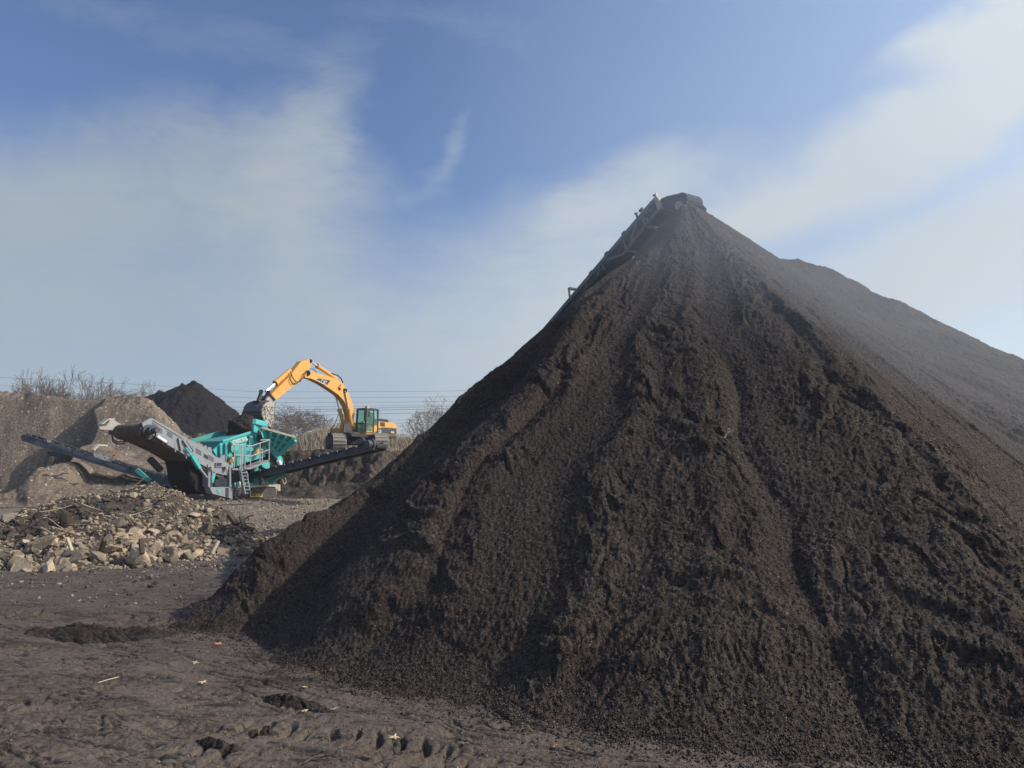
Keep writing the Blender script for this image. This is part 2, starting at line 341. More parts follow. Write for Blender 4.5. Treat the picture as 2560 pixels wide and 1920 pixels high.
M_chip = soil('chip_spoil', (.205, .160, .118), (.275, .218, .160), (.105, .082, .064), speck=(.52, .45, .35), sp_scale=6.5, sp_amt=.22, big=.25, fine=7.5, bump=.10, rough=.95, spec=.2, patch=((.135, .107, .086), .30))
mound('chip_mound', chip_h, M_chip, (24, 70, -42, -14), 420, 620, 'broad light brown chip mound rising on the left behind the grey conveyor', 'spoil mound')
# black pile behind it
DK = at(483, 952, 74)
def dark_h(x, y):
    r = np.hypot(x-DK[0], y-DK[1]); z = DK[2]-.80*(np.sqrt(r*r+.1)-.3)
    s = at(396, 975, 78); z2 = s[2]-.66*(np.hypot(x-s[0], y-s[1]))
    s = at(455, 958, 76); z3 = s[2]-.72*(np.hypot(x-s[0], y-s[1]))
    z = smax(smax(z, z2, .5), z3, .3)
    return z+.25*fbm(x, y, .5, 3, 91)+.13*fbm(x, y, 2, 3, 95)
M_black = soil('black_soil', (.012, .011, .0125), (.017, .015, .0165), (.010, .009, .010), speck=(.08, .07, .06), sp_scale=4, sp_amt=.03, big=.3, fine=5, bump=.08, rough=.95, spec=.2)
mound('soil_pile', dark_h, M_black, (55, 100, -34, -14), 300, 330, 'steep near-black soil pile behind the brown chip mound', 'soil pile')
# the bank the excavator stands on
def bank_h(x, y):
    edge = 44.5+1.0*vn(x*.25, .5, 101)+.5*vn(x*.9, 1.5, 103)+np.clip(-20-x, 0, 30)*.1
    d = y-edge
    top = 2.75+.12*fbm(x, y, .5, 3, 104)
    face = top+np.minimum(d, 0)*(.85+.25*vn(x*.3, 9.1, 105))
    face = face+sst(.3, -.6, d)*(.55*np.abs(fbm(x, y, .55, 4, 107))-.15+.22*fbm(x, y, 1.8, 3, 109))
    z = np.where(d > 0, top-.0*d, face)
    z = z+.05*fbm(x, y, 3, 3, 111)
    ap = .9-.22*np.hypot((x+9)/1.6, y-41.5)+.3*fbm(x, y, .6, 4, 113)
    return smax(z, ap, .4)
M_bank = soil('bank_soil', (.060, .048, .040), (.12, .096, .074), (.030, .025, .022), speck=(.36, .31, .25), sp_scale=4.5, sp_amt=.035, big=.45, fine=6, bump=.12, rough=.95, spec=.2)
mound('soil_bank', bank_h, M_bank, (36, 62, -32, 3), 420, 560, 'lumpy dark soil bank with a level top carrying the yellow excavator', 'soil bank')
# dry grass embankment behind the excavator
def grass_h(x, y):
    t = x/y
    px_ = [500, 640, 770, 800, 880, 960, 1010, 1100, 1300]; py_ = [1105, 1125, 1092, 1078, 1074, 1085, 1098, 1098, 1110]
    G = [at(a, b, 63) for a, b in zip(px_, py_)]
    Zc = np.interp(t, [g[0]/g[1] for g in G], [g[2] for g in G]); d = y-63
    z = Zc+np.where(d < 0, d*.55, -d*.3)+.25*fbm(x, y, .5, 3, 121)
    return z
M_grassb = soil('dry_turf', (.20, .165, .115), (.27, .225, .155), (.11, .09, .065), big=.5, fine=5, bump=.1, rough=.95, spec=.15)
mound('grass_embankment', grass_h, M_grassb, (55, 85, -26, 3), 200, 320, 'pale embankment of dry grass behind the yellow excavator', 'embankment')

# ------------------------------------------------------------ more helpers: a mesh builder for machine parts
ROOTLOC = {}
SPLIT = {'pin', 'rib', 'bracket', 'hose', 'slot', 'brace', 'reservoir', 'cover_box', 'control_box', 'work_lamp', 'guard_panel', 'pulley', 'wear_strip', 'tooth', 'link_arm', 'roller', 'stripe', 'window', 'stiffener', 'controls', 'lower_chord', 'side_skirt', 'leaf', 'drop_chute', 'conveyor_strut', 'hopper_bracket', 'panel_seam', 'deck_edge', 'cross_member', 'post', 'bucket_link', 'ram_rod', 'support_ram'}
class MB:
    def __init__(s): s.V = []; s.F = []; s.P = []; s.tb = False
    def add(s, vs, fs):
        if not s.tb: s.P.append((len(s.V), len(s.F)))
        n = len(s.V); s.V += [tuple(float(c) for c in v) for v in vs]; s.F += [tuple(i+n for i in f) for f in fs]; return s
    def box(s, c, ax, ay, az_, hx, hy, hz):
        c, ax, ay, az_ = map(np.array, (c, ax, ay, az_)); vs = []
        for k in (-1, 1):
            for j in (-1, 1):
                for i in (-1, 1): vs.append(c+ax*i*hx+ay*j*hy+az_*k*hz)
        return s.add(vs, [(0, 2, 3, 1), (4, 5, 7, 6), (0, 1, 5, 4), (2, 6, 7, 3), (0, 4, 6, 2), (1, 3, 7, 5)])
    def bar(s, p, q, w, h=None, up=(0, 0, 1)):       # square bar from p to q
        p, q = np.array(p, float), np.array(q, float); d = q-p; L = np.linalg.norm(d); d = d/L
        up = np.array(up, float); sx_ = np.cross(d, up)
        if np.linalg.norm(sx_) < 1e-3: sx_ = np.cross(d, (1, 0, 0))
        sx_ /= np.linalg.norm(sx_); sy_ = np.cross(sx_, d); h = w if h is None else h
        return s.box((p+q)/2, d, sx_, sy_, L/2, w/2, h/2)
    def cyl(s, p, q, r, r2=None, n=10, cap=True):
        p, q = np.array(p, float), np.array(q, float); d = (q-p)/np.linalg.norm(q-p); r2 = r if r2 is None else r2
        a = np.cross(d, (0, 0, 1)); a = np.cross(d, (1, 0, 0)) if np.linalg.norm(a) < 1e-3 else a
        a /= np.linalg.norm(a); b = np.cross(d, a); vs = []
        for k in range(n):
            c, sn = math.cos(2*math.pi*k/n), math.sin(2*math.pi*k/n)
            vs += [p+(a*c+b*sn)*r, q+(a*c+b*sn)*r2]
        fs = [(2*k, 2*k+1, 2*((k+1) % n)+1, 2*((k+1) % n)) for k in range(n)]
        if cap: fs += [tuple(range(0, 2*n, 2)), tuple(range(2*n-1, 0, -2))]
        return s.add(vs, fs)
    def tube(s, pts, r, n=6):
        s.P.append((len(s.V), len(s.F))); s.tb = True
        for a, b in zip(pts[:-1], pts[1:]): s.cyl(a, b, r, n=n)
        s.tb = False; return s
    def prism(s, poly, vec):                        # closed polygon (3D points) swept along vec
        n = len(poly); A = [np.array(p, float) for p in poly]; vec = np.array(vec, float)
        vs = A+[p+vec for p in A]
        return s.add(vs, [tuple(range(n-1, -1, -1)), tuple(range(n, 2*n))]+[(i, (i+1) % n, (i+1) % n+n, i+n) for i in range(n)])
    def build(s, name, m, parent=None, smooth=False, bevel=0, label=None):
        if name in SPLIT and len(s.P) > 1:
            ends = s.P[1:]+[(len(s.V), len(s.F))]; o = None
            for (v0, f0), (v1, f1) in zip(s.P, ends):
                c = MB(); c.V = s.V[v0:v1]; c.F = [tuple(i-v0 for i in f) for f in s.F[f0:f1]]; o = c.build(name, m, parent, smooth, bevel, label)
            return o
        off = np.zeros(3)
        p = parent
        while p is not None:
            off += np.array(p.location); p = p.parent
        V = [tuple(np.array(v)-off) for v in s.V]
        o = mesh_obj(name, V, s.F, m, parent, smooth)
        import bmesh
        b = bmesh.new(); b.from_mesh(o.data); bmesh.ops.recalc_face_normals(b, faces=b.faces)
        if bevel: bmesh.ops.bevel(b, geom=[e for e in b.edges if e.calc_length() > bevel*3], offset=bevel, segments=1, affect='EDGES', profile=.5)
        b.to_mesh(o.data); b.free()
        if label: o['label'] = label
        return o
def empty(name, loc, label, cat, group=None):
    e = bpy.data.objects.new(name, None); COL.objects.link(e); e.location = tuple(float(c) for c in loc); e.empty_display_size = .3
    tag(e, label, cat, group); return e
def paint(name, c, dust=(.20, .16, .12), amt=.45, rough=.45, metal=0.0, sc=3.0, chips=None):
    m, t, p = newmat(name); v = t.nodes.new('ShaderNodeTexCoord').outputs['Object']
    a = tnoise(t, v, sc, 7, .7, .4); b = tnoise(t, v, sc*6, 5, .7)
    f = mth(t, 'MULTIPLY', ramp(t, a, [(.40, 0.0), (.72, 1.0)]), amt)
    col = mixc(t, f, c, dust); col = mixc(t, mth(t, 'MULTIPLY', ramp(t, b, [(.55, 0.0), (.8, 1.0)]), amt*.7), col, tuple(x*.45 for x in c))
    t.links.new(col, p.inputs['Base Color']); p.inputs['Metallic'].default_value = metal
    t.links.new(ramp(t, a, [(.3, rough), (.7, min(1, rough+.35))]), p.inputs['Roughness']); p.inputs['Specular IOR Level'].default_value = .4
    return m
M = dict(
    bluegrey=paint('blue_grey_paint', (.085, .10, .125), dust=(.16, .14, .12), amt=.35),
    dark=paint('underbody_shade_black', (.009, .010, .014), dust=(.05, .045, .04), amt=.15, rough=.8),  # shade under the grey conveyor put into this black
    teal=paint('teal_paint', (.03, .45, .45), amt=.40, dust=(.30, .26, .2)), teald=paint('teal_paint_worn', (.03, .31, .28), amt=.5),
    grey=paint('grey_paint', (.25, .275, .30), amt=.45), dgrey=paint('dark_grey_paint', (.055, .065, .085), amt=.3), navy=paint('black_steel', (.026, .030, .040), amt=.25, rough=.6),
    belt=paint('conveyor_rubber', (.022, .023, .027), dust=(.16, .125, .09), amt=.35, rough=.75), drumb=paint('dusty_rubber', (.06, .05, .042), dust=(.19, .15, .11), amt=.7, rough=.8),
    rail=paint('galvanised_rail', (.38, .39, .38), amt=.3, rough=.5), yellow=paint('yellow_paint', (.74, .37, .07), dust=(.40, .28, .15), amt=.5), white=paint('white_marking', (.78, .78, .74), amt=.1),
    cream=paint('weathered_cream', (.42, .38, .29), amt=.35), rust=paint('rusty_steel', (.20, .12, .07), dust=(.30, .22, .14), amt=.6, rough=.8), tan=paint('tan_board', (.44, .33, .19), amt=.4, rough=.8),
    steel=paint('worn_bucket_steel', (.10, .10, .105), dust=(.36, .32, .26), amt=.3, rough=.5, metal=.2), bside=paint('dusty_steel_plate', (.40, .38, .33), dust=(.28, .24, .19), amt=.4, rough=.7),
    chrome=paint('chrome_rod', (.8, .8, .8), amt=.05, rough=.2, metal=.8), hose=paint('hydraulic_hose', (.012, .012, .014), amt=.15, rough=.5), spring=paint('spring_yellow', (.66, .48, .20), amt=.2),
    label=paint('yellow_sticker', (.80, .62, .12), amt=.1), track=paint('track_steel', (.38, .35, .30), dust=(.36, .31, .25), amt=.5, rough=.55, metal=.3), trackd=paint('track_frame', (.05, .045, .045), dust=(.2, .165, .12), amt=.5, rough=.8),
    logo=paint('logo_grey', (.05, .052, .055), amt=.08), wood=paint('old_wood', (.17, .13, .10), dust=(.3, .25, .19), amt=.5, rough=.9), woodp=paint('pale_wood', (.55, .46, .32), amt=.2, rough=.9))
def glass_mat():
    m, t, p = newmat('cab_glass'); p.inputs['Base Color'].default_value = (.55, .85, .75, 1); p.inputs['Roughness'].default_value = .05
    p.inputs['Transmission Weight'].default_value = .9; p.inputs['IOR'].default_value = 1.1; p.inputs['Specular IOR Level'].default_value = 1.0; return m
M['glass'] = glass_mat()
def text_part(name, body, p0, p1, upv, height, m, parent, out, squash=1.0):
    """lettering as thin raised mesh: baseline from p0 to p1, cap height `height`, offset `out`"""
    cu = bpy.data.curves.new(name, 'FONT'); cu.body = body; cu.extrude = .01; cu.align_x = 'LEFT'
    tmp = bpy.data.objects.new(name, cu); COL.objects.link(tmp); bpy.context.view_layer.update()
    me = bpy.data.meshes.new_from_object(tmp.evaluated_get(bpy.context.evaluated_depsgraph_get()))
    COL.objects.unlink(tmp); bpy.data.objects.remove(tmp); bpy.data.curves.remove(cu)
    V = np.array([v.co[:] for v in me.vertices]); F = [tuple(f.vertices) for f in me.polygons]; bpy.data.meshes.remove(me)
    w0, w1 = V[:, 0].min(), V[:, 0].max(); h1 = V[:, 1].max(); h0 = 0
    p0, p1, upv, out = map(lambda q: np.array(q, float), (p0, p1, upv, out)); X = p1-p0; upv = upv/np.linalg.norm(upv)
    b = MB(); b.add([p0+X*((v[0]-w0)/(w1-w0))+upv*(v[1]/h1*height)+out*(1+.3*v[2]*100/1.0*.0)+out/np.linalg.norm(out)*(v[2]*.5) for v in V], F)
    return b.build(name, m, parent)

# ------------------------------------------------------------ tracked screener
SU = np.array([-.5, -.866, 0]); SN = np.array([.866, -.5, 0]); UP = np.array([0, 0, 1.])
SP0 = at(640, 1251, 35.5)
def S(px, py, k=0.0):             # photo pixel -> point on the machine's vertical side plane, k metres in from the near track
    d = ray(px, py); o = np.array([0, 0, CH]); t = (np.dot(SN, SP0)-k-np.dot(SN, o))/np.dot(SN, d); return o+d*t
def c2(x, y): return 480+x/6.38, 1000+y/6.38
def c1(x, y): return 40+x/4.424, 1020+y/4.424
def S2(x, y, k=0): return S(*c2(x, y), k)
def S1(x, y, k=0): return S(*c1(x, y), k)
def plate(b, pts, k, th, f=S2): return b.prism([f(x, y, k) for x, y in pts], -SN*th)
scr = empty('mobile_screener', (SP0[0], SP0[1]+.5, SP0[2]), 'teal and grey tracked mobile screener with folded-out belt conveyors', 'screener')
# screen box
b = MB(); plate(b, [(335, 800), (440, 712), (490, 640), (930, 503), (985, 500), (1035, 512), (1170, 700), (1170, 905), (900, 985), (760, 1040), (640, 1062), (600, 960), (540, 935), (440, 930), (400, 905)], .45, .10)
box = b.build('screen_box', M['teal'], scr)
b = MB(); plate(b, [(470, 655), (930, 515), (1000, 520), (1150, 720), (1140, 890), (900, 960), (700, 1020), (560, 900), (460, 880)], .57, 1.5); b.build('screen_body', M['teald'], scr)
b = MB(); plate(b, [(440, 712), (490, 640), (930, 503), (985, 500), (1035, 512), (1160, 700), (1165, 900), (900, 975), (640, 1050), (440, 920)], 2.1, .1); b.build('far_side_plate', M['teal'], scr)
b = MB()
for (x, y0, y1) in ((455, 720, 930), (540, 690, 925), (920, 565, 720), (622, 665, 840), (1020, 545, 620)): plate(b, [(x-9, y0), (x+9, y0), (x+9, y1), (x-9, y1)], .33, .12)
b.build('rib', M['teald'], box)
b = MB(); plate(b, [(485, 640), (930, 500), (985, 497), (1035, 508), (1030, 535), (930, 540), (500, 672)], .38, .07); b.build('top_rail', M['teal'], box)
text_part('lettering', 'POWERSCREEN', S2(640, 712, .34), S2(868, 648, .34), UP, .20, M['white'], box, SN*.02)
b = MB(); b.add([S2(868, 610, .33), S2(868, 665, .33), S2(892, 628, .33), S2(868, 610, .37), S2(868, 665, .37), S2(892, 628, .37)], [(0, 1, 2), (5, 4, 3), (0, 3, 4, 1), (1, 4, 5, 2), (2, 5, 3, 0)]); b.build('arrow_mark', M['white'], box)
for (x0, x1, y0, y1) in ((575, 660, 915, 1000), (985, 1080, 762, 865)):
    b = MB(); n = 5
    for i in range(n):
        yy = y0+(y1-y0)*(i+.5)/n; ww = .5+.5*i/(n-1)
        xc = x1-(x1-x0)*ww/2; p = S2(xc, yy, .30); b.cyl(p-UP*.045, p+UP*.045, (x1-x0)*ww/2/6.38/41, n=12)
    b.build('coil_spring', M['spring'], scr, smooth=False)
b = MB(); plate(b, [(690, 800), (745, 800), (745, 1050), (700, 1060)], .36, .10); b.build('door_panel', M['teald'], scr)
b = MB(); b.tube([S2(1055, 480, .3), S2(1070, 560, .25), S2(1060, 640, .25), S2(1090, 720, .2)], .06).tube([S2(1080, 500, .3), S2(1110, 590, .2), S2(1120, 700, .2), S2(1110, 760, .2)], .04).tube([S2(620, 690, .3), S2(610, 800, .25), S2(660, 880, .25), S2(600, 1000, .3)], .03); b.build('hose', M['hose'], scr)
# hopper
hp = MB(); plate(hp, [(1055, 468), (1075, 470), (1160, 560), (1440, 920), (1452, 1005), (1420, 1012), (1172, 700), (1035, 520)], .28, .16); hop = hp.build('hopper', M['teal'], scr)
W = [S2(1100, 450, -.1), S2(1650, 605, -.75), S2(1650, 640, -.75), S2(1390, 862, .25), S2(1180, 640, .25)]
cen = sum(W)/5
def lerp(a, b_, t): return a*(1-t)+b_*t
nW = np.cross(W[1]-W[0], W[3]-W[0]); nW /= np.linalg.norm(nW)
if np.dot(nW, -cen) < 0: nW = -nW
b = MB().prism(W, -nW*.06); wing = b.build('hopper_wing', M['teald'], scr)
b = MB()
bot = lambda t: lerp(W[4], W[3], t); top = lambda t: lerp(W[0], W[1], t)
for t_ in (.06, .28, .5, .72, .93):
    b.bar(top(t_)+nW*.05, bot(t_)+nW*.05, .12, .14, up=nW)
for q in (.35, .68): b.bar(lerp(top(.04), bot(.04), q)+nW*.04, lerp(top(.97), bot(.97), q)+nW*.04, .09, .10, up=nW)
b.bar(W[4]+nW*.05, W[3]+nW*.05, .14, .14, up=nW); b.bar(W[2]+nW*.05, W[3]+nW*.05, .12, .14, up=nW); b.build('stiffener', M['teal'], wing)
b = MB().bar(W[0]+nW*.03+UP*.05, W[1]+nW*.03+UP*.05, .16, .10); b.build('rim', M['cream'], wing)
b = MB()
rr_ = [S2(1650, 605, -.75), S2(1650, 640, -.75), S2(1430, 860, .25), S2(1360, 860, 2.0), S2(1560, 600, 2.9)]
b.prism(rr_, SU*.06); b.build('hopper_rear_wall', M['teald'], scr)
b = MB().prism([S2(1025, 305, .25), S2(1180, 342, .1), S2(1215, 432, .05), S2(1018, 382, .2)], -SN*.12+SU*.1); b.build('hopper_flap', M['teal'], scr)
b = MB(); plate(b, [(985, 400), (1060, 395), (1060, 470), (1030, 520), (985, 505)], .26, .15); plate(b, [(1060, 395), (1215, 440), (1180, 475), (1070, 460)], .26, .15); b.build('hopper_bracket', M['teal'], scr)
b = MB().prism([S2(600, 345, 2.6), S2(630, 300, 2.6), S2(685, 412, 2.6), S2(652, 430, 2.6), S2(612, 585, 2.6), S2(582, 570, 2.6), S2(604, 400, 2.6)], -SN*.14); b.build('far_wing_post', M['cream'], scr)
b = MB(); plate(b, [(1235, 860), (1250, 850), (1425, 1010), (1430, 1045), (1240, 1045)], .5, 1.8); b.build('shade_void_block', M['navy'], scr)  # black block standing in for the shaded void below the hopper
# far feed edge behind the grey conveyor
b = MB(); plate(b, [(-190, 690), (0, 625), (450, 492), (540, 500), (540, 540), (0, 700), (-190, 755)], 2.3, .12); b.build('deck_edge', M['teald'], scr)
b = MB(); plate(b, [(-180, 750), (0, 697), (538, 545), (530, 615), (330, 760), (60, 800)], 2.36, .06); b.build('deck_side', M['tan'], scr)
# grey oversize conveyor
b = MB(); plate(b, [(1395, 165), (1420, 150), (1500, 110), (1560, 140), (1880, 330), (2060, 420), (2210, 535), (2400, 640), (2400, 690), (2330, 745), (2210, 720), (2100, 650), (1940, 562), (1790, 470), (1610, 370), (1500, 290), (1415, 240)], .0, .05, S1)
ov = b.build('oversize_conveyor_side', M['grey'], scr)
b = MB()
def para(b, x0, y0, L, w, k, f, sl=.60): return b.prism([f(x0, y0, k), f(x0+L, y0+L*sl, k), f(x0+L, y0+L*sl+w, k), f(x0, y0+w, k)], -SN*.03)
for (x0, y0) in ((1505, 160), (1560, 205), (1670, 255), (1900, 390), (1990, 445), (2130, 520), (2230, 590)):
    for j in range(3): para(b, x0, y0+j*19, 60, 7, -.012, S1)
para(b, 1510, 135, 330, 8, -.012, S1); b.prism([S1(2078, 505, -.012), S1(2125, 530, -.012), S1(2125, 570, -.012), S1(2078, 545, -.012)], -SN*.03)
b.build('slot', M['navy'], ov)
b = MB()
for x in (1440, 1620, 1760, 1880, 2020, 2170): 
    y = 200+(x-1440)*.62; b.prism([S1(x, y, -.02), S1(x+10, y+6, -.02), S1(x+10, y+90, -.02), S1(x, y+84, -.02)], -SN*.04)
b.bar(S1(1600, 335, -.03), S1(1680, 385, -.03), .07).bar(S1(1800, 330, -.05), S1(1830, 470, -.05), .08).bar(S1(1850, 350, -.05), S1(1935, 480, -.05), .10).bar(S1(1890, 360, -.05), S1(1970, 470, -.05), .06)
b.build('bracket', M['grey'], ov)
b = MB().bar(S1(1560, 310, -.06), S1(1660, 375, -.06), .10); b.build('grease_line', M['white'], ov)
BW = 1.85
b = MB(); c0 = S1(1450, 252, .06)
prof = []
rad = .31
for a in range(200, 20, -15): prof.append(c0+(-SU*math.cos(R(a))*1.0+0*UP)*rad+UP*rad*math.sin(R(a)))
prof = [c0+SU*rad*math.cos(R(a))+UP*rad*math.sin(R(a)) for a in range(95, -100, -15)]
low = [S1(x, y, .06) for x, y in ((1620, 405), (1790, 490), (1940, 585), (2100, 690), (2300, 800))]
upp = [S1(x, y, .06) for x, y in ((2300, 700), (2060, 500), (1880, 400), (1600, 230))]
b.prism(prof+low+upp, -SN*BW); ob = b.build('oversize_belt', M['drumb'], scr, smooth=False)
b = MB(); plate(b, [(905, 185), (930, 160), (990, 116), (1060, 116), (1165, 182), (1420, 330), (1400, 380), (1150, 250), (930, 235)], BW+.08, .06, S1); b.build('far_conveyor_side', M['bside'], scr)
b = MB().prism([S1(905, 180, BW), S1(990, 116, BW), S1(1060, 116, BW), S1(1060, 128, BW), S1(990, 132, BW), S1(930, 180, BW)], SN*.25); b.build('hood', M['bside'], scr)
b = MB().prism([S1(1395, 165, .06), S1(1500, 110, .06), S1(1600, 165, .06), S1(1600, 180, .06), S1(1500, 128, .06), S1(1410, 178, .06)], -SN*.18); b.build('hood', M['rust'], scr)
for k0, sg in ((-.02, 1), (BW+.12, -1)):
    b = MB(); c = c0+SN*.06-SN*k0; b.cyl(c, c+SN*sg*.32, .17, n=14).cyl(c+SN*sg*.32, c+SN*sg*.62, .11, n=12).cyl(c-SN*sg*.02, c+SN*sg*.06, .26, n=14); mo = b.build('drive_motor', M['dgrey'], scr)
    b = MB()
    for dz in (0, .09): 
        e = c+SN*sg*.52
        b.tube([e-UP*.05, e-UP*(.3+dz)-SN*sg*.1, e-UP*(.42+dz)-SN*sg*.4, e-UP*(.40+dz)-SN*sg*.75-SU*.15], .028)
    b.build('hose', M['hose'], mo)
# strut and ram holding the tail conveyor
b = MB().bar(S2(-10, 880, -.12), S2(120, 1090, -.12), .17, .14).bar(S2(-100, 760, -.1), S2(-10, 880, -.12), .06); b.build('support_ram', M['teal'], scr)
b = MB().bar(S2(70, 1020, -.05), S2(215, 1215, -.05), .09).cyl(S2(120, 1090, -.12), S2(240, 1240, -.12), .05); b.build('ram_rod', M['grey'], scr)
# chassis, end body blackened with the shade under the conveyor
b = MB(); plate(b, [(1890, 560), (1950, 590), (2130, 700), (2160, 960), (2050, 950), (1990, 905), (1930, 800), (1920, 700)], .35, 1.55, S1); b.build('shaded_underbody', M['dark'], scr)
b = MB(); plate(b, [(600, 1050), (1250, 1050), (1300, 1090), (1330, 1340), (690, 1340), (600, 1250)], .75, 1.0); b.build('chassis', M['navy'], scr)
b = MB()
for (x0, y0, x1, y1, k) in ((640, 1130, 960, 1220, .6), (660, 1200, 740, 1130, .55), (900, 1240, 965, 1210, .5), (1080, 1140, 1260, 1120, .4), (1190, 1310, 1280, 1160, .35), (1080, 1110, 1200, 1330, .35)): b.bar(S2(x0, y0, k), S2(x1, y1, k), .07)
b.build('brace', M['dgrey'], scr)
b = MB(); plate(b, [(988, 1070), (1062, 1060), (1062, 1356), (988, 1356)], .40, .25); b.build('support_leg', M['teald'], scr)
b = MB(); plate(b, [(1120, 1010), (1240, 985), (1240, 1085), (1200, 1110), (1120, 1060)], .3, .4); plate(b, [(680, 1318), (980, 1318), (980, 1362), (680, 1362)], .2, .3); b.build('cover_box', M['teal'], scr)
b = MB().cyl(S2(1375, 965, .2), S2(1412, 1035, .2), .10).cyl(S2(740, 1335, .12), S2(770, 1335, .12), .1); b.build('reservoir', M['white'], scr)
b = MB(); plate(b, [(1330, 1350), (1370, 1340), (1370, 1430), (1340, 1430)], .25, .15); plate(b, [(1375, 1345), (1410, 1345), (1410, 1450), (1375, 1450)], .3, .2); b.tube([S2(1440, 1270, .3), S2(1470, 1350, .3), S2(1500, 1310, .3), S2(1490, 1240, .3)], .025); b.build('control_box', M['cream'], scr)
# grey power unit with an open side
pw = empty('power_unit', (0, 0, 0), None, None); pw.parent = scr; pw.location = (0, 0, 0)
b = MB()
plate(b, [(250, 1030), (330, 990), (520, 990), (620, 1060), (600, 1110), (500, 1070), (350, 1070), (300, 1140), (290, 1400), (262, 1380), (262, 1100)], -.05, .5)
plate(b, [(290, 1390), (570, 1385), (625, 1400), (655, 1420), (655, 1580), (330, 1495), (296, 1430)], -.08, .5)
plate(b, [(598, 1060), (622, 1060), (625, 1400), (600, 1390)], -.1, .3); plate(b, [(530, 1090), (600, 1120), (600, 1260)], -.02, .2)
b.build('housing', M['grey'], pw)
b = MB(); plate(b, [(300, 1080), (600, 1080), (600, 1390), (300, 1390)], .18, 1.2); plate(b, [(540, 1400), (585, 1400), (585, 1556), (540, 1545)], -.10, .02); plate(b, [(365, 1000), (385, 1000), (385, 1060), (365, 1060)], -.07, .03); plate(b, [(400, 1005), (470, 1000), (470, 1050), (400, 1055)], -.07, .03); b.build('engine_bay', M['navy'], pw)
b = MB().cyl(S2(478, 1315, .16), S2(478, 1315, -.02), .24, n=16).cyl(S2(490, 1315, .0), S2(490, 1315, -.05), .12, n=12).cyl(S2(420, 1320, .16), S2(420, 1320, .02), .17, n=14); b.build('pulley', M['dgrey'], pw)
b = MB(); plate(b, [(312, 1165), (388, 1160), (335, 1335), (318, 1300)], .02, .03); plate(b, [(400, 1430), (470, 1425), (430, 1500)], -.1, .02); b.build('guard_panel', M['teal'], pw)
b = MB().cyl(S2(312, 1060, -.12), S2(312, 1110, -.12), .07).cyl(S2(548, 1060, -.12), S2(548, 1110, -.12), .07); b.build('work_lamp', M['cream'], pw)
b = MB(); plate(b, [(440, 985), (440, 930), (480, 890), (545, 870), (552, 900), (552, 1010)], .15, .12); b.build('exhaust_shield', M['grey'], pw)
b = MB(); 
for x in (120, 190, 260): plate(b, [(x, 700+(x-120)*.35), (x+45, 705+(x-120)*.35), (x+75, 860+(x-120)*.4), (x-20, 800+(x-120)*.4)], .5, .3)
b.build('side_skirt', M['grey'], scr)
# tracks
def track_shape(b, x0, x1, y0, y1, k, w, f=S2, n=8):
    r_ = (y1-y0)/2; pts = []
    A0 = f((x0+x1)/2, y1, k); B0 = f((x0+x1)/2, y0, k); h = (B0[2]-A0[2])/2; L0 = f(x0, (y0+y1)/2, k); L1 = f(x1, (y0+y1)/2, k)
    zc = (A0[2]+B0[2])/2; d = (L1-L0); d[2] = 0; L = np.linalg.norm(d); d /= L
    for s_, c_ in ((1, L1), (-1, L0)):
        for i in range(n+1):
            a = -math.pi/2+math.pi*i/n; c = c_-d*s_*h; pts.append(np.array([c[0], c[1], zc])+d*s_*h*math.cos(a)+UP*h*math.sin(a)*s_)
    return pts, d, h, zc, L0, L1
def track(parent, x0, x1, y0, y1, k, w, name='track'):
    b = MB(); pts, d, h, zc, L0, L1 = track_shape(b, x0, x1, y0, y1, k, w)
    b.prism(pts, -SN*w); tr = b.build(name, M['trackd'], parent)
    b = MB()
    peri = pts+[pts[0]]
    for p, q in zip(peri[:-1], peri[1:]):
        L = np.linalg.norm(q-p); m_ = max(1, int(L/.17))
        for i in range(m_):
            c = lerp(p, q, (i+.5)/m_); t_ = (q-p)/L; nn = np.cross(t_, SN); b.box(c-SN*w/2, t_, -SN, nn, .05, w/2+.02, .035)
    b.build('track_shoe', M['track'], tr); return tr, pts
tr, _ = track(scr, 690, 1345, 1365, 1600, .0, .45)
b = MB(); plate(b, [(905, 1400), (1320, 1385), (1345, 1420), (1350, 1520), (1330, 1556), (905, 1560)], -.04, .06); sg_ = b.build('track_guard', M['trackd'], tr)
b = MB().prism([S2(885, 1372, -.10), S2(1345, 1352, -.10), S2(1350, 1385, -.10), S2(1180, 1378, -.10), S2(1000, 1392, -.1), S2(885, 1400, -.10)], -SN*.3); b.build('caked_soil', M['bside'], tr)
b = MB(); plate(b, [(928, 1495), (1122, 1488), (1122, 1542), (928, 1546)], -.05, .012); lb = b.build('name_plate', M['label'], tr)
text_part('lettering', 'WARRIOR 2100', S2(934, 1536, -.06), S2(1114, 1532, -.06), UP, .14, M['logo'], lb, SN*.008)
b = MB()
for i in range(9): p = S2(925+i*38, 1585, -.02); b.cyl(p, p+SN*.05, .05, n=8)
b.build('roller', M['cream'], tr)
track(scr, 690, 1345, 1365, 1600, 2.0, .45)
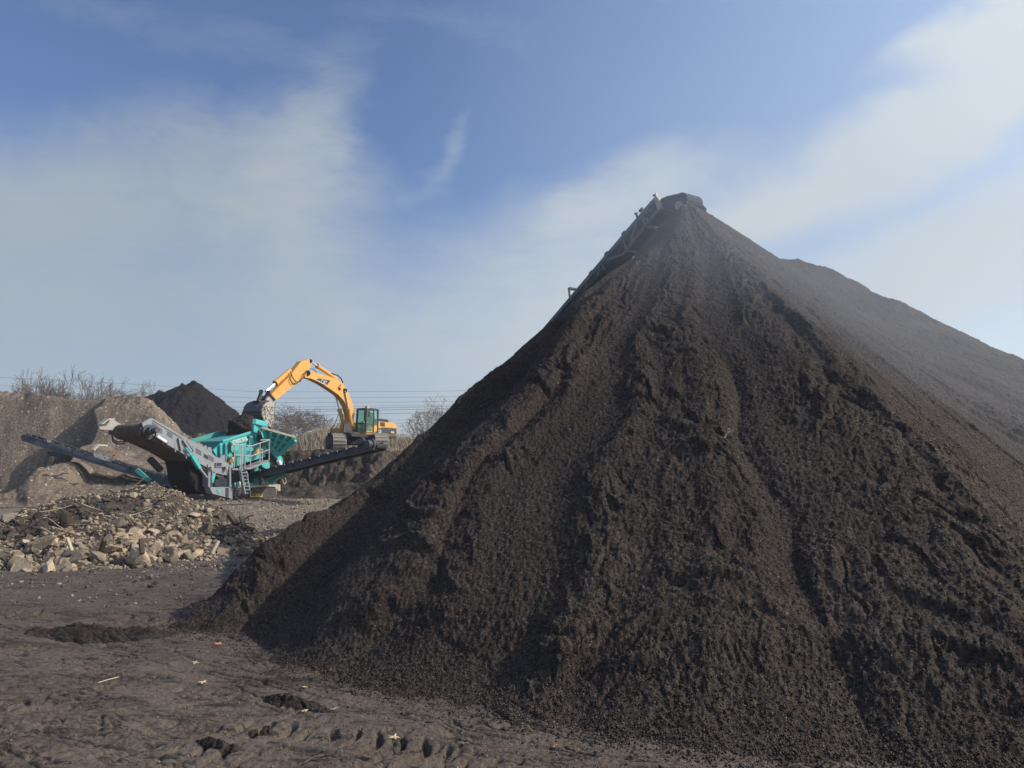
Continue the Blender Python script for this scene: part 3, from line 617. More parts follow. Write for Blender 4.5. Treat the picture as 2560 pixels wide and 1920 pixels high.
# platform, rails and steps
pf = MB(); pf.prism([S2(640, 1085, -.15), S2(850, 1100, -.15), S2(850, 1130, -.15), S2(640, 1112, -.15)], -SN*.55)
pf.prism([S2(845, 1085, -.22), S2(935, 1078, -.22), S2(1220, 955, -.22), S2(1222, 985, -.22), S2(935, 1105, -.22), S2(845, 1105, -.22)], -SN*.62); pfo = pf.build('platform', M['grey'], scr)
b = MB().prism([S2(890, 1058, .0), S2(940, 1035, .0), S2(985, 1022, .0), S2(945, 1052, .0)], -SN*.05+UP*.03); b.build('red_rag', paint('red_cloth', (.30, .07, .06), amt=.2), pfo)
b = MB(); k_ = -.2; r_ = .026
for (x, y0, y1) in ((680, 700, 1080), (772, 715, 1100), (800, 715, 1100), (850, 720, 1100), (935, 735, 1085), (1085, 690, 1020), (1122, 800, 1000), (1232, 632, 965)): b.cyl(S2(x, y0, k_), S2(x-(8 if x < 900 else 4), y1, k_), r_, n=6)
for L_ in (((640, 712), (850, 722)), ((680, 880), (850, 886)), ((862, 720), (940, 737), (1240, 635)), ((858, 893), (932, 900), (1238, 790)), ((1085, 780), (1130, 800)), ((1090, 640), (1230, 632))):
    b.tube([S2(x, y, k_) for x, y in L_], r_, n=6)
b.build('hand_rail', M['rail'], pfo)
st = MB()
for dx in (0, 85): st.bar(S2(765+dx, 1135, -.35), S2(835+dx, 1500, -.5), .05, .16, up=SN)
for i in range(7): st.bar(S2(770+i*11, 1160+i*54, -.36-.02*i), S2(855+i*11, 1158+i*54, -.36-.02*i), .2, .04)
for dx in (0, 90): st.tube([S2(780+dx, 1140, -.4), S2(800+dx, 1180, -.5), S2(835+dx-30*(dx > 0), 1300, -.6)], .02)
st.build('steps', M['grey'], scr)

def belt_conveyor(root, a, c, wdir, width, depth, names, mside, mbelt, top_up=.10, brackets=6, head=True, mfar=None):
    """straight troughed conveyor from a (tail) to c (head)"""
    a, c = np.array(a), np.array(c); d = (c-a)/np.linalg.norm(c-a); L = np.linalg.norm(c-a); nrm = np.cross(d, wdir); nrm = nrm/np.linalg.norm(nrm); nrm = nrm if nrm[2] > 0 else -nrm
    for i, s_ in enumerate((-1, 1)):
        b = MB(); e = wdir*s_*width/2
        b.prism([a+e, c+e, c+e+nrm*depth*.8, a+e+nrm*depth], wdir*s_*.05)
        b.prism([a+e+nrm*depth*.98, c+e+nrm*depth*.78, c+e+nrm*depth*.86, a+e+nrm*depth*1.08], wdir*s_*.12)
        b.prism([a+e-nrm*.04, c+e-nrm*.04, c+e+nrm*.03, a+e+nrm*.03], wdir*s_*.12)
        for j in range(brackets):
            q = lerp(a, c, (j+.6)/brackets)+e+wdir*s_*.08; b.bar(q, q+nrm*(depth+.06), .06, .05, up=d)
        o_f = b.build(names[0], mside if (i == 0 or mfar is None) else mfar, root)
        b = MB()
        for j in range(brackets*2):
            q = lerp(a, c, (j+.4)/brackets/2)+e+wdir*s_*.14+nrm*depth*.95; b.box(q, d, wdir, nrm, .018, .015, .03)
        b.build('idler_bracket', M['rail'], o_f)
    b = MB(); z0 = nrm*(depth*.72)
    b.prism([a-wdir*width*.42+z0+nrm*.1, a-wdir*width*.2+z0, a+wdir*width*.2+z0, a+wdir*width*.42+z0+nrm*.1, a+wdir*width*.42+z0+nrm*.12, a+wdir*width*.2+z0+nrm*.02, a-wdir*width*.2+z0+nrm*.02, a-wdir*width*.42+z0+nrm*.12], c-a)
    b.prism([a-wdir*width*.42+nrm*.06, a+wdir*width*.42+nrm*.06, a+wdir*width*.42+nrm*.08, a-wdir*width*.42+nrm*.08], c-a)
    b.cyl(c-wdir*width*.44+nrm*depth*.4, c+wdir*width*.44+nrm*depth*.4, depth*.42, n=14)
    b.build(names[1], mbelt, root)
    return d, nrm
# right side conveyor (towards the excavator)
cr_root = empty('side_conveyor', (0, 0, 0), None, None); cr_root.parent = scr
q0 = S2(1050, 1250, .6); q1 = at(951, 1122, 31.6)
d_, n_ = belt_conveyor(cr_root, q0, q1, SU, .72, .26, ('conveyor_frame', 'conveyor_belt'), M['dgrey'], M['belt'], brackets=7)
b = MB().cyl(q1+SU*.45+n_*.18, q1+SU*.85+n_*.18, .16, n=12).cyl(q1+SU*.5+n_*.18, q1+SU*.6+n_*.18, .22, n=14).tube([q1+SU*.8+n_*.2, q1+SU*.95+n_*.45-d_*.1, q1+SU*.8+n_*.4-d_*.6], .03); b.build('drive_motor', M['dgrey'], cr_root)
b = MB().bar(S2(1225, 1300, -.3), S2(1480, 1140, -1.1), .22, .30); b.build('conveyor_strut', M['teald'], cr_root)
b = MB(); b.prism([S2(1260, 1300, -.5), S2(1340, 1245, -.5), S2(1345, 1285, -.5), S2(1290, 1310, -.5)], SN*.05); b.build('sticker', M['white'], cr_root)
# left side conveyor
cl_root = empty('side_conveyor', (0, 0, 0), None, None); cl_root.parent = scr
wl = np.array([.22, -.975, 0.]); p0 = at(440, 1218, 36.6); p1 = at(66, 1101, 38.8)
d_, n_ = belt_conveyor(cl_root, p0, p1, wl, .95, .36, ('conveyor_frame', 'conveyor_belt'), M['bluegrey'], M['belt'], brackets=9)
def CL(px, py, off=.54):          # on the near side face of the left conveyor
    d = ray(px, py); o = np.array([0, 0, CH]); nn = wl; pl = p0+wl*off; t = np.dot(nn, pl-o)/np.dot(nn, d); return o+d*t
text_part('lettering', 'POWERSCREEN', CL(*c1(862, 540), .585), CL(*c1(1052, 600), .585), UP, .19, M['white'], cl_root, wl*.012)
b = MB().bar(CL(*c1(850, 468), .6), CL(*c1(905, 408), .3), .13, .10).bar(CL(*c1(905, 408), .3), CL(*c1(1010, 415), -.4), .08); b.build('belt_guard_arm', M['cream'], cl_root)
b = MB().bar(CL(*c1(1072, 580), .62), CL(*c1(1085, 530), .6), .10).bar(CL(*c1(1085, 530), .6), CL(*c1(1130, 485), .3), .11).bar(CL(*c1(1130, 485), .3), CL(*c1(1180, 480), -.3), .08); b.build('belt_guard_arm', M['rust'], cl_root)
b = MB().bar(CL(*c1(1335, 680), .5), CL(*c1(1485, 815), .5), .26, .18); b.build('conveyor_strut', M['teald'], cl_root)
b = MB(); b.prism([CL(*c1(345, 345), .61), CL(*c1(388, 355), .61), CL(*c1(385, 385), .61), CL(*c1(342, 375), .61)], -wl*.02); b.build('sticker', M['cream'], cl_root)
b = MB().bar(CL(*c1(410, 400), .5), CL(*c1(600, 470), .5), .10, .14).bar(CL(*c1(220, 390), .5), CL(*c1(400, 405), .5), .14, .2).bar(CL(*c1(640, 490), .4), CL(*c1(1210, 680), .4), .10, .16); b.build('lower_chord', M['dgrey'], cl_root)
b = MB().bar(S1(1480, 560, 1.2), S1(1600, 690, 1.2), .22); b.build('drop_chute', M['navy'], scr)

def blob(name, c, rx, ry, rz, m, amp=.35, sub=5, seed=0, fr=1.6):
    import bmesh
    bm = bmesh.new(); bmesh.ops.create_icosphere(bm, subdivisions=sub, radius=1.0)
    V = np.array([v.co[:] for v in bm.verts]); F = np.array([[v.index for v in f.verts] for f in bm.faces]); bm.free()
    nz = fbm(V[:, 0]*1.1+V[:, 2]*.7, V[:, 1]+V[:, 2]*.9, fr, 4, 200+seed); nz2 = fbm(V[:, 0]+V[:, 2], V[:, 1]-V[:, 2], fr*5, 2, 300+seed)
    V = V*(1+amp*nz+amp*.25*nz2)[:, None]; V = V*np.array([rx, ry, rz])
    o = mesh_obj(name, V, F, m, smooth=True); o.location = tuple(float(q) for q in c); return o
M_load = soil('loose_dark_soil', (.030, .024, .022), (.045, .036, .030), (.015, .012, .011), speck=(.12, .1, .08), sp_scale=6, sp_amt=.03, big=1, fine=9, bump=.05)
o = blob('soil_load', S2(840, 545, 1.5), .82, 1.0, .95, M_load, .13, 5, 3); tag(o, 'dark soil heaped in the feed hopper of the teal screener', 'soil heap')

# ------------------------------------------------------------ excavator
EU = np.array([-.47, -.883, 0]); EN = np.array([.883, -.47, 0]); EC = at(866, 1075, 47.0)
EO = np.array([0, 0, CH])
def E(px, py, off=0.0):
    d = ray(px, py); t = (np.dot(EN, EC)+off-np.dot(EN, EO))/np.dot(EN, d); return EO+d*t
def E3(x, y, off=0.0): return E(580+x/5.027, 870+y/5.027, off)
ex = empty('excavator', (EC[0]+.8, EC[1]+.8, 2.8), 'yellow crawler excavator emptying its bucket into the teal screener', 'excavator')
def eprism(pts, off, th, b=None): b = b or MB(); return b.prism([E3(x, y, off) for x, y in pts], -EN*th)
boom = eprism([(935, 300), (962, 283), (1005, 290), (1060, 312), (1200, 350), (1310, 388), (1395, 445), (1445, 525), (1490, 620), (1528, 740), (1540, 830), (1525, 940), (1490, 1050), (1440, 1050), (1478, 900), (1470, 820), (1445, 740), (1400, 655), (1330, 582), (1230, 512), (1120, 445), (1000, 385), (915, 372)], .21, .42).build('boom', M['yellow'], ex)
b = MB(); b.prism([E3(x, y, .225) for x, y in ((1062, 400), (1085, 380), (1240, 408), (1190, 472))], -EN*.01); lg = b.build('logo_panel', M['logo'], boom)
text_part('lettering', 'CAT', E3(1118, 440, .235), E3(1180, 469, .235), E3(1132, 390, .235)-E3(1122, 440, .235), .26, M['white'], lg, EN*.012)
b = MB().prism([E3(x, y, .235) for x, y in ((1066, 402), (1120, 428), (1118, 434), (1062, 408))], -EN*.01).prism([E3(x, y, .235) for x, y in ((1135, 440), (1190, 466), (1188, 472), (1132, 446))], -EN*.01); b.build('stripe', M['white'], lg)
b = MB().cyl(E3(1420, 535, .30), E3(1420, 535, -.30), .14, n=14).cyl(E3(1350, 515, .26), E3(1350, 515, .2), .09, n=12).cyl(E3(950, 315, .26), E3(950, 315, -.26), .17, n=14).cyl(E3(985, 165, .2), E3(985, 165, -.2), .12, n=12); b.build('pin', M['navy'], boom)
stick = eprism([(995, 150), (975, 140), (870, 165), (800, 255), (745, 330), (600, 480), (495, 580), (482, 622), (545, 664), (700, 533), (830, 440), (885, 398), (935, 300), (982, 245), (1002, 190)], .17, .34).build('stick', M['yellow'], ex)
b = eprism([(495, 585), (470, 600), (430, 640), (440, 670), (545, 668), (540, 640)], .23, .46); b.build('stick_nose', M['bside'], stick)
def ram(parent, a, c, t, rb, rr, off, name='hydraulic_cylinder', m=None):
    A, C_ = E3(*a, off), E3(*c, off); mid = lerp(A, C_, t); b = MB().cyl(A, mid, rb, n=12).cyl(mid-(C_-A)/np.linalg.norm(C_-A)*.12, mid, rb*1.25, n=12); o = b.build(name, m or M['yellow'], parent, smooth=False)
    MB().cyl(mid, C_, rr, n=8).build('rod', M['chrome'], o); return o
ram(ex, (728, 285), (425, 548), .62, .15, .07, .0)
ram(ex, (1305, 385), (998, 178), .78, .12, .06, .0)
ram(ex, (1505, 980), (1420, 535), .5, .12, .05, .28); ram(ex, (1405, 975), (1310, 630), .6, .12, .05, -.28)
b = MB().bar(E3(370, 545, .16), E3(325, 672, .16), .13).bar(E3(455, 550, .16), E3(400, 672, .16), .13).bar(E3(370, 545, -.16), E3(325, 672, -.16), .13).bar(E3(455, 550, -.16), E3(400, 672, -.16), .13).cyl(E3(365, 548, .3), E3(365, 548, -.3), .12).cyl(E3(455, 552, .32), E3(455, 552, -.32), .12).bar(E3(345, 610, 0), E3(425, 615, 0), .2, .1).bar(E3(300, 675, 0), E3(430, 675, 0), .5, .12); b.build('bucket_link', M['navy'], ex)
b = MB().bar(E3(458, 560, .26), E3(540, 655, .26), .09).bar(E3(458, 560, -.26), E3(540, 655, -.26), .09); b.build('link_arm', M['navy'], ex)
# bucket: two side plates, curved back shell, lip with teeth
BWd = 1.42; bo = .62
sp = [(540, 688), (470, 658), (420, 682), (385, 722), (368, 790), (376, 850), (402, 912), (442, 968), (500, 1012), (515, 985), (522, 880), (530, 780)]
b = MB().prism([E3(x, y, bo) for x, y in sp], -EN*.06); bk = b.build('bucket', M['bside'], ex)
b = MB(); sh = [E3(x, y, bo) for x, y in sp[1:9]]
for p, q in zip(sh[:-1], sh[1:]):
    t_ = (q-p)/np.linalg.norm(q-p); nn = np.cross(t_, EN); b.prism([p, q, q-nn*.05 if np.dot(nn, EU) > 0 else q+nn*.05, p-nn*.05 if np.dot(nn, EU) > 0 else p+nn*.05], -EN*BWd)
b.prism([E3(x, y, bo-BWd) for x, y in sp], EN*.06); shell = b.build('bucket_shell', M['steel'], bk)
b = MB()
for (x, y) in ((372, 800), (378, 850), (398, 905), (430, 952)):
    p = E3(x, y, bo)+EU*.03; b.box(p-EN*BWd/2, EN, EU, UP, BWd/2, .035, .05)
b.build('wear_strip', M['navy'], shell)
b = MB()
for i in range(5): p = E3(503, 1008, bo)-EN*(.1+i*(BWd-.2)/4); b.cyl(p, p-UP*.3-EU*.05, .08, .03, n=6)
b.build('tooth', M['steel'], bk)
b = MB(); rnd = random.Random(4)
cx0, cy0 = 440, 790
for i in range(46):
    x, y = 385+rnd.random()*130, 730+rnd.random()*270
    if x > 530 or x < 372+(y-850)*.45*(y > 850)+20: continue
    p = E3(x, y, bo+.012); a = rnd.random()*3.1; dv = (EU*math.cos(a)+UP*math.sin(a)); ev = np.cross(dv, EN); L = .05+.09*rnd.random(); b.prism([p-dv*L-ev*.018, p+dv*L-ev*.012, p+dv*L+ev*.018, p-dv*L+ev*.012], -EN*.012)
b.build('soil_smear', M['trackd'], bk)
b = MB().tube([E3(735, 290, .25), E3(755, 360, .3), E3(800, 425, .3), E3(850, 425, .3), E3(890, 370, .3), E3(915, 310, .3), E3(950, 290, .3)], .03)
b.tube([E3(745, 340, .24), E3(730, 400, .26), E3(760, 450, .26), E3(820, 440, .26)], .02).tube([E3(1250, 320, .1), E3(1330, 345, .1), E3(1370, 380, .15), E3(1395, 440, .2)], .035).tube([E3(985, 265, .2), E3(1020, 262, .2), E3(1045, 285, .2), E3(1060, 310, .2)], .02).tube([E3(1340, 500, .3), E3(1365, 470, .3), E3(1370, 450, .3)], .02)
b.tube([E3(1340, 830, -.3), E3(1310, 920, -.3), E3(1260, 1000, -.4), E3(1238, 1080, -.9)], .02).tube([E3(1370, 800, -.3), E3(1400, 850, -.2), E3(1395, 890, -.2)], .02)
b.build('hose', M['hose'], ex)
# house
NO = 1.12
def side(pts, off, th, name, m, par=ex, **kw): return MB().prism([E3(x, y, off) for x, y in pts], -EN*th).build(name, m, par, **kw)
hs = side([(1685, 1102), (1685, 1040), (1722, 1008), (1800, 970), (1832, 922), (1870, 925), (1960, 934), (2045, 944), (2066, 975), (2072, 1010), (2070, 1085), (2064, 1098), (1790, 1108)], NO, 2.1, 'house', M['yellow'])
side([(1792, 1082), (1812, 1050), (1850, 1012), (1900, 997), (2068, 1010), (2068, 1086)], NO+.02, .05, 'side_grille', M['logo'], hs)
side([(1790, 1088), (2064, 1100), (2064, 1132), (1790, 1112)], NO+.03, 2.16, 'lower_skirt', M['navy'], hs)
side([(1842, 892), (1865, 886), (1960, 900), (1972, 932), (1842, 924)], NO-.4, 1.2, 'engine_cover', M['navy'], hs)
side([(1862, 930), (1920, 936), (1925, 985), (1870, 985)], NO+.02, .04, 'vent', M['trackd'], hs)
side([(1838, 1026), (1874, 1026), (1874, 1066), (1838, 1066)], NO+.035, .02, 'marking', M['white'], hs)
side([(1998, 1046), (2040, 1048), (2040, 1074), (1998, 1072)], NO+.035, .02, 'marking', M['rail'], hs)
b = MB(); b.bar(E3(1688, 1060, NO+.01), E3(2064, 1086, NO+.04), .03, .03); b.bar(E3(1775, 975, NO+.02), E3(1778, 1040, NO+.02), .03); b.build('panel_seam', M['navy'], hs)
text_part('lettering', 'CAT', E3(1842, 1060, NO+.04), E3(1870, 1060, NO+.04), UP, .26, M['logo'], hs, EN*.01)
# cab
fz0, fz1 = E3(1690, 1052, NO)[2], E3(1690, 762, NO)[2]
cf = E3(1688, 1000, NO); cf = np.array([cf[0], cf[1], 0]); crr = E3(1830, 1000, NO); crr = np.array([crr[0], crr[1], 0]); CWd = .74
Lc = np.linalg.norm(crr-cf)
def CP(a, w_, z): return cf-EU*a*Lc-EN*w_*CWd+UP*(fz0+(fz1-fz0)*z)
cab = MB()
cab.prism([CP(-.02, -.02, .97), CP(1.02, -.02, .97), CP(1.02, 1.02, .97), CP(-.02, 1.02, .97)], UP*.10)
cab.prism([CP(0, 0, -.12), CP(1, 0, -.12), CP(1, 1, -.12), CP(0, 1, -.12)], UP*.25)
for (a, w_) in ((0, 0), (1, 0), (1, 1), (0, 1), (.62, 0), (.62, 1)):
    tilt = .06 if a == 0 else 0
    cab.bar(CP(a-tilt, w_, 0), CP(a, w_, 1), .10 if a != .62 else .08)
for w_ in (0, 1): cab.bar(CP(0, w_, .35), CP(.62, w_, .35), .05)
cab.bar(CP(-.04, 0, .36), CP(-.04, 1, .36), .05)
cabo = cab.build('cab', M['logo'], ex)
b = MB(); th = .012
b.prism([CP(-.05, .06, .03), CP(-.05, .94, .03), CP(0, .94, .95), CP(0, .06, .95)], EU*th)
for w_ in (0, 1):
    b.prism([CP(.03, w_, .05), CP(.59, w_, .05), CP(.59, w_, .95), CP(.03, w_, .95)], EN*th); b.prism([CP(.66, w_, .3), CP(.97, w_, .3), CP(.97, w_, .95), CP(.66, w_, .95)], EN*th)
b.build('window', M['glass'], cabo)
b = MB(); b.box(CP(.6, .5, .25), EU, EN, UP, .22, .25, .10); b.box(CP(.8, .5, .5), EU, EN, UP, .07, .24, .35); b.box(CP(.85, .5, .8), EU, EN, UP, .06, .14, .12); b.build('seat', M['dgrey'], cabo)
b = MB(); b.box(CP(.12, .5, .25), EU, EN, UP, .05, .08, .3); b.bar(CP(.3, .15, .25), CP(.25, .15, .45), .05).bar(CP(.3, .85, .25), CP(.25, .85, .45), .05); b.build('controls', M['rail'], cabo)
b = MB().box(CP(.0, -.02, 1.06), EU, EN, UP, .10, .10, .08); b.build('lamp', M['cream'], cabo); b = MB().box(CP(.16, -.10, .78), EU, EN, UP, .04, .02, .16); b.build('mirror', M['navy'], cabo)
side([(1835, 780), (1842, 930), (1828, 930), (1822, 775)], NO-.02, .05, 'door_edge', M['yellow'], cabo)
# front deck, far side tank
front = E3(1686, 1080, NO); zt = front[2]
b = MB(); b.prism([E3(1690, 1055, NO-.02), E3(1700, 1055, NO-.02), E3(2060, 1110, NO-.02), E3(2055, 1135, NO-.02), E3(1690, 1118, NO-.02)], -EN*2.05); b.build('deck', M['navy'], ex)
tk = E3(1370, 1050, -.45)
b = MB(); c = E3(1372, 1050, -.35); z0, z1 = E3(1372, 1102, -.35)[2], E3(1372, 1008, -.35)[2]
b.prism([np.array([c[0], c[1], z0]), np.array([c[0], c[1], z1]), np.array([*(c-EU*.9)[:2], z1]), np.array([*(c-EU*.9)[:2], z0])], -EN*.85); b.build('tool_box', M['yellow'], ex)
b = MB(); c = c-EU*.5; z2 = E3(1372, 930, -.35)[2]
b.prism([np.array([*(c)[:2], z1]), np.array([*(c-EU*.15)[:2], z2]), np.array([*(c-EU*1.6)[:2], z2]), np.array([*(c-EU*1.6)[:2], z1])], -EN*.6); b.build('fuel_tank', M['yellow'], ex)
b = MB(); p = E3(1480, 1000, 0)
for o_ in (-.38, .38): b.prism([E3(1400, 1070, o_), E3(1410, 960, o_), E3(1500, 930, o_), E3(1560, 1070, o_)], -EN*.08)
b.prism([E3(1480, 1060, .9), E3(1600, 1055, .9), E3(1600, 1108, .9), E3(1480, 1108, .9)], -EN*1.8); b.build('boom_mount', M['trackd'], ex)
# undercarriage
TU = np.array([.35, -.937, 0]); TN = np.array([-.937, -.35, 0])       # front direction and its left-in-picture side
gz = 2.82
def xt(px, Y): return np.array([(px-1280)/FPX*Y, Y, 0])
uc = empty('undercarriage', (0, 0, 0), None, None); uc.parent = ex
midp = None
for (pxc, nm) in ((851, 0), (956, 1)):
    fr = xt(pxc, 45.4); h = .50; L = 4.3; wd = .82
    prof = []
    for s_, c in ((1, fr-TU*h), (-1, fr-TU*(L-h))):
        for i in range(9): a = -math.pi/2+math.pi*i/8; prof.append(np.array([c[0], c[1], gz+h])+TU*s_*h*math.cos(a)+UP*h*math.sin(a)*s_)
    b = MB(); b.prism([p+TN*(wd/2-.06) for p in prof], -TN*(wd-.12)); t_o = b.build('track', M['trackd'], uc)
    b = MB(); peri = prof+[prof[0]]
    for p, q in zip(peri[:-1], peri[1:]):
        Ls = np.linalg.norm(q-p)
        if Ls < 1e-4: continue
        m_ = max(1, round(Ls/.19)); t_ = (q-p)/Ls; nn = np.cross(t_, TN)
        for i in range(m_):
            c = lerp(p, q, (i+.5)/m_); b.box(c, t_, TN, nn, Ls/m_/2*.86, wd/2, .025); b.box(c+nn*(.045 if np.dot(nn, c-np.array([*(fr-TU*L/2)[:2], gz+h])) > 0 else -.045), t_, TN, nn, .015, wd/2-.02, .03)
    b.build('track_shoe', M['track'], t_o)
    b = MB()
    for i in range(6): c = fr-TU*(.7+i*.58); b.cyl(np.array([*c[:2], gz+.25])+TN*(wd/2-.1), np.array([*c[:2], gz+.25])+TN*(wd/2-.02), .14, n=10)
    b.build('roller', M['navy'], t_o)
    midp = (fr-TU*L/2) if midp is None else (midp+fr-TU*L/2)/2
b = MB().box(np.array([midp[0], midp[1], gz+.62]), TU, TN, UP, 1.1, .9, .22); b.cyl(np.array([midp[0], midp[1], gz+.7]), np.array([midp[0], midp[1], gz+1.05]), .7, n=20); b.build('car_body', M['navy'], uc)
b = MB(); c = np.array([midp[0], midp[1], zt-.12]); b.box(c+EN*.05, EU, EN, UP, 1.6, .95, .10); b.build('revolving_frame', M['navy'], ex)

# ------------------------------------------------------------ stacker conveyor on the big pile
KD = np.array([-.54, .8417, 0]); KN = np.array([-.8417, -.54, 0]); K0 = at(1700, 505, 15.0)
def K(px, py, k=0.0):
    d = ray(px, py); t = (np.dot(KN, K0)-k-np.dot(KN, EO))/np.dot(KN, d); return EO+d*t
def k7(x, y): return 1400+x/5.183, 460+y/5.183
def K7(x, y, k=0): return K(*k7(x, y), k)
M['ksteel'] = paint('grey_green_steel', (.13, .17, .18), dust=(.10, .09, .08), amt=.35, rough=.6)
stk = empty('stacker_conveyor', K7(1300, 400), 'lattice-framed belt conveyor rising behind the big compost pile to its peak', 'conveyor')
WB = .48
b = MB(); tl, tr_ = K7(1240, 195), K7(150, 1480); dT = (tr_-tl)/np.linalg.norm(tr_-tl); tail = tl+dT*16.5
tail = tl+dT*min(16.5, (tl[2]-.5)/max(.05, -dT[2]))
for k_, nm in ((0, 0), (WB, 1)):
    b = MB(); o_ = -KN*k_
    b.bar(tl+o_, tail+o_, .05, .09); 
    for p, q in (((1280, 345), (1100, 550)), ((1100, 550), (860, 862)), ((860, 862), (822, 908)), ((822, 908), (600, 990)), ((1245, 235), (1295, 340)), ((1062, 400), (1110, 545)), ((1010, 480), (905, 790)), ((830, 715), (860, 855)), ((1190, 330), (1080, 410)), ((1150, 480), (1060, 420)), ((555, 1045), (575, 1110)), ((525, 1090), (488, 1185)), ((330, 1270), (350, 1340))):
        b.bar(K7(*p)+o_, K7(*q)+o_, .045 if p[0] != 1280 else .06, .05)
    if k_: b.bar(K7(600, 990)+o_, K7(250, 1420)+o_, .05)
    b.build('side_frame', M['ksteel'], stk)
b = MB()
for (x, y) in ((1280, 345), (1100, 550), (860, 862), (700, 945), (560, 1060), (1160, 545), (1240, 200)): b.bar(K7(x, y), K7(x, y)-KN*WB, .04)
b.build('cross_member', M['ksteel'], stk)
hd = K7(1560, 232, .0)
pr = [hd+KD*0+(-KD*math.cos(R(a))+UP*math.sin(R(a)))*.20 for a in range(100, -100, -20)]
b = MB(); b.prism(pr+[K7(1290, 300, 0), tail+UP*.02, tail+UP*.12, K7(1180, 215), K7(1290, 195), K7(1400, 155)], -KN*.0-KN*WB*.96); b.build('belt', M['belt'], stk)
b = MB()
for k_ in (-.04, WB):
    MB().prism([K7(1290, 200, -.04)-KN*(k_+.04), K7(1400, 150, -.04)-KN*(k_+.04), K7(1500, 155, -.04)-KN*(k_+.04), K7(1600, 195, -.04)-KN*(k_+.04), K7(1650, 250, -.04)-KN*(k_+.04), K7(1640, 330, -.04)-KN*(k_+.04), K7(1560, 380, -.04)-KN*(k_+.04), K7(1300, 350, -.04)-KN*(k_+.04)], -KN*.05).build('head_plate', M['navy'], stk)
b = MB().cyl(K7(1540, 280, -.16), K7(1540, 280, -.05), .09, n=12).bar(K7(1520, 240, -.08), K7(1530, 290, -.08), .05).bar(K7(1600, 275, -.08), K7(1645, 280, -.08), .04); b.build('bearing', M['rail'], stk)
for (x0, y0, x1, y1, w_) in ((1238, 130, 1262, 205, .055), (1270, 195, 1308, 335, .10)):
    MB().bar(K7(x0, y0, -.06), K7(x1, y1, -.06), w_, w_*1.1).build('post', M['cream'], stk)
b = MB().bar(K7(1210, 148, -.05), K7(1240, 150, -.05), .04).bar(K7(985, 380, -.04), K7(1000, 430, -.04), .035).bar(K7(970, 385, -.04), K7(1000, 380, -.04), .035)
for (x, y) in ((1050, 335), (825, 635), (600, 900), (400, 1145)): b.box(K7(x, y, .0), dT, KN, UP, .05, .03, .02)
b.build('bracket', M['trackd'], stk)
b = MB().tube([K7(205, 1395, -.03), K7(215, 1370, -.03), K7(115, 1352, -.03), K7(130, 1485, -.03)], .038, n=4); b.build('guard_frame', M['cream'], stk)
b = MB()
for s_ in (.05, WB-.05):
    m_ = lerp(tl, tail, .72)-KN*s_; b.bar(m_, np.array([m_[0]+.3, m_[1]-.2, 0]), .1).bar(lerp(tl, tail, .5)-KN*s_, np.array([m_[0]+.3, m_[1]-.2, .3]), .08)
b.cyl(np.array([*(lerp(tl, tail, .72)+KN*.25)[:2], .35]), np.array([*(lerp(tl, tail, .72)-KN*(WB+.25))[:2], .35]), .35, n=16); b.build('wheel_leg', M['navy'], stk)

# ------------------------------------------------------------ rubble heap with its stones
RC = [(-900, 1330, 13.5), (-300, 1320, 14.0), (-60, 1300, 14.6), (0, 1290, 15.0), (100, 1248, 15.6), (170, 1235, 16.2), (250, 1224, 17), (330, 1212, 17.6), (380, 1207, 18), (440, 1216, 18.2), (490, 1240, 18.2), (540, 1265, 18), (600, 1300, 17.3), (660, 1345, 16.5), (720, 1390, 15.5), (900, 1420, 14.5)]
RCp = [at(*c) for c in RC]; RCt = np.array([p[0]/p[1] for p in RCp]); RCy = np.array([p[1] for p in RCp]); RCz = np.maximum(np.array([p[2] for p in RCp]), .02)
FT_ = [(-900, 1440), (-300, 1430), (0, 1415), (120, 1425), (330, 1418), (480, 1398), (600, 1385), (700, 1388), (900, 1420)]
FTp = [ray(px_, py_) for px_, py_ in FT_]; FTt = np.array([d[0]/d[1] for d in FTp]); FTy = np.array([CH/-d[2]*d[1] for d in FTp])
def rub_h(x, y):
    t = x/y; yc = np.interp(t, RCt, RCy); zc = np.interp(t, RCt, RCz); yf = np.interp(t, FTt, FTy)
    u = np.clip((y-yf)/(yc-yf), -1, 1); z = np.where(y < yc, zc*np.sign(u)*np.abs(u)**.85, zc-(y-yc)*.33)
    z = z+.12*fbm(x, y, .8, 4, 131)*sst(0, .3, u)+.05*fbm(x, y, 3.5, 3, 133)
    tp = sst(-.88, -.72, t); return z*tp-.04-.10*(1-tp)
M_rub = soil('rubble_soil', (.075, .060, .048), (.13, .105, .080), (.035, .028, .023), speck=(.34, .29, .22), sp_scale=18, sp_amt=.15, big=.8, fine=14, bump=.05, rough=.95)
xg, yg = polar(10.5, 24, 330, -42, -13, 420); zg = rub_h(xg, yg)
V = np.stack([xg, yg, zg], -1).reshape(-1, 3); F = grid_faces(330, 420)[:, ::-1]; V, F = compact(V, F, V[:, 2][F].max(1) > -.06)
o = mesh_obj('rubble_heap', V, F, M_rub, smooth=True); tag(o, 'low heap of earth and rubble carrying pale stones before the screener', 'rubble heap')
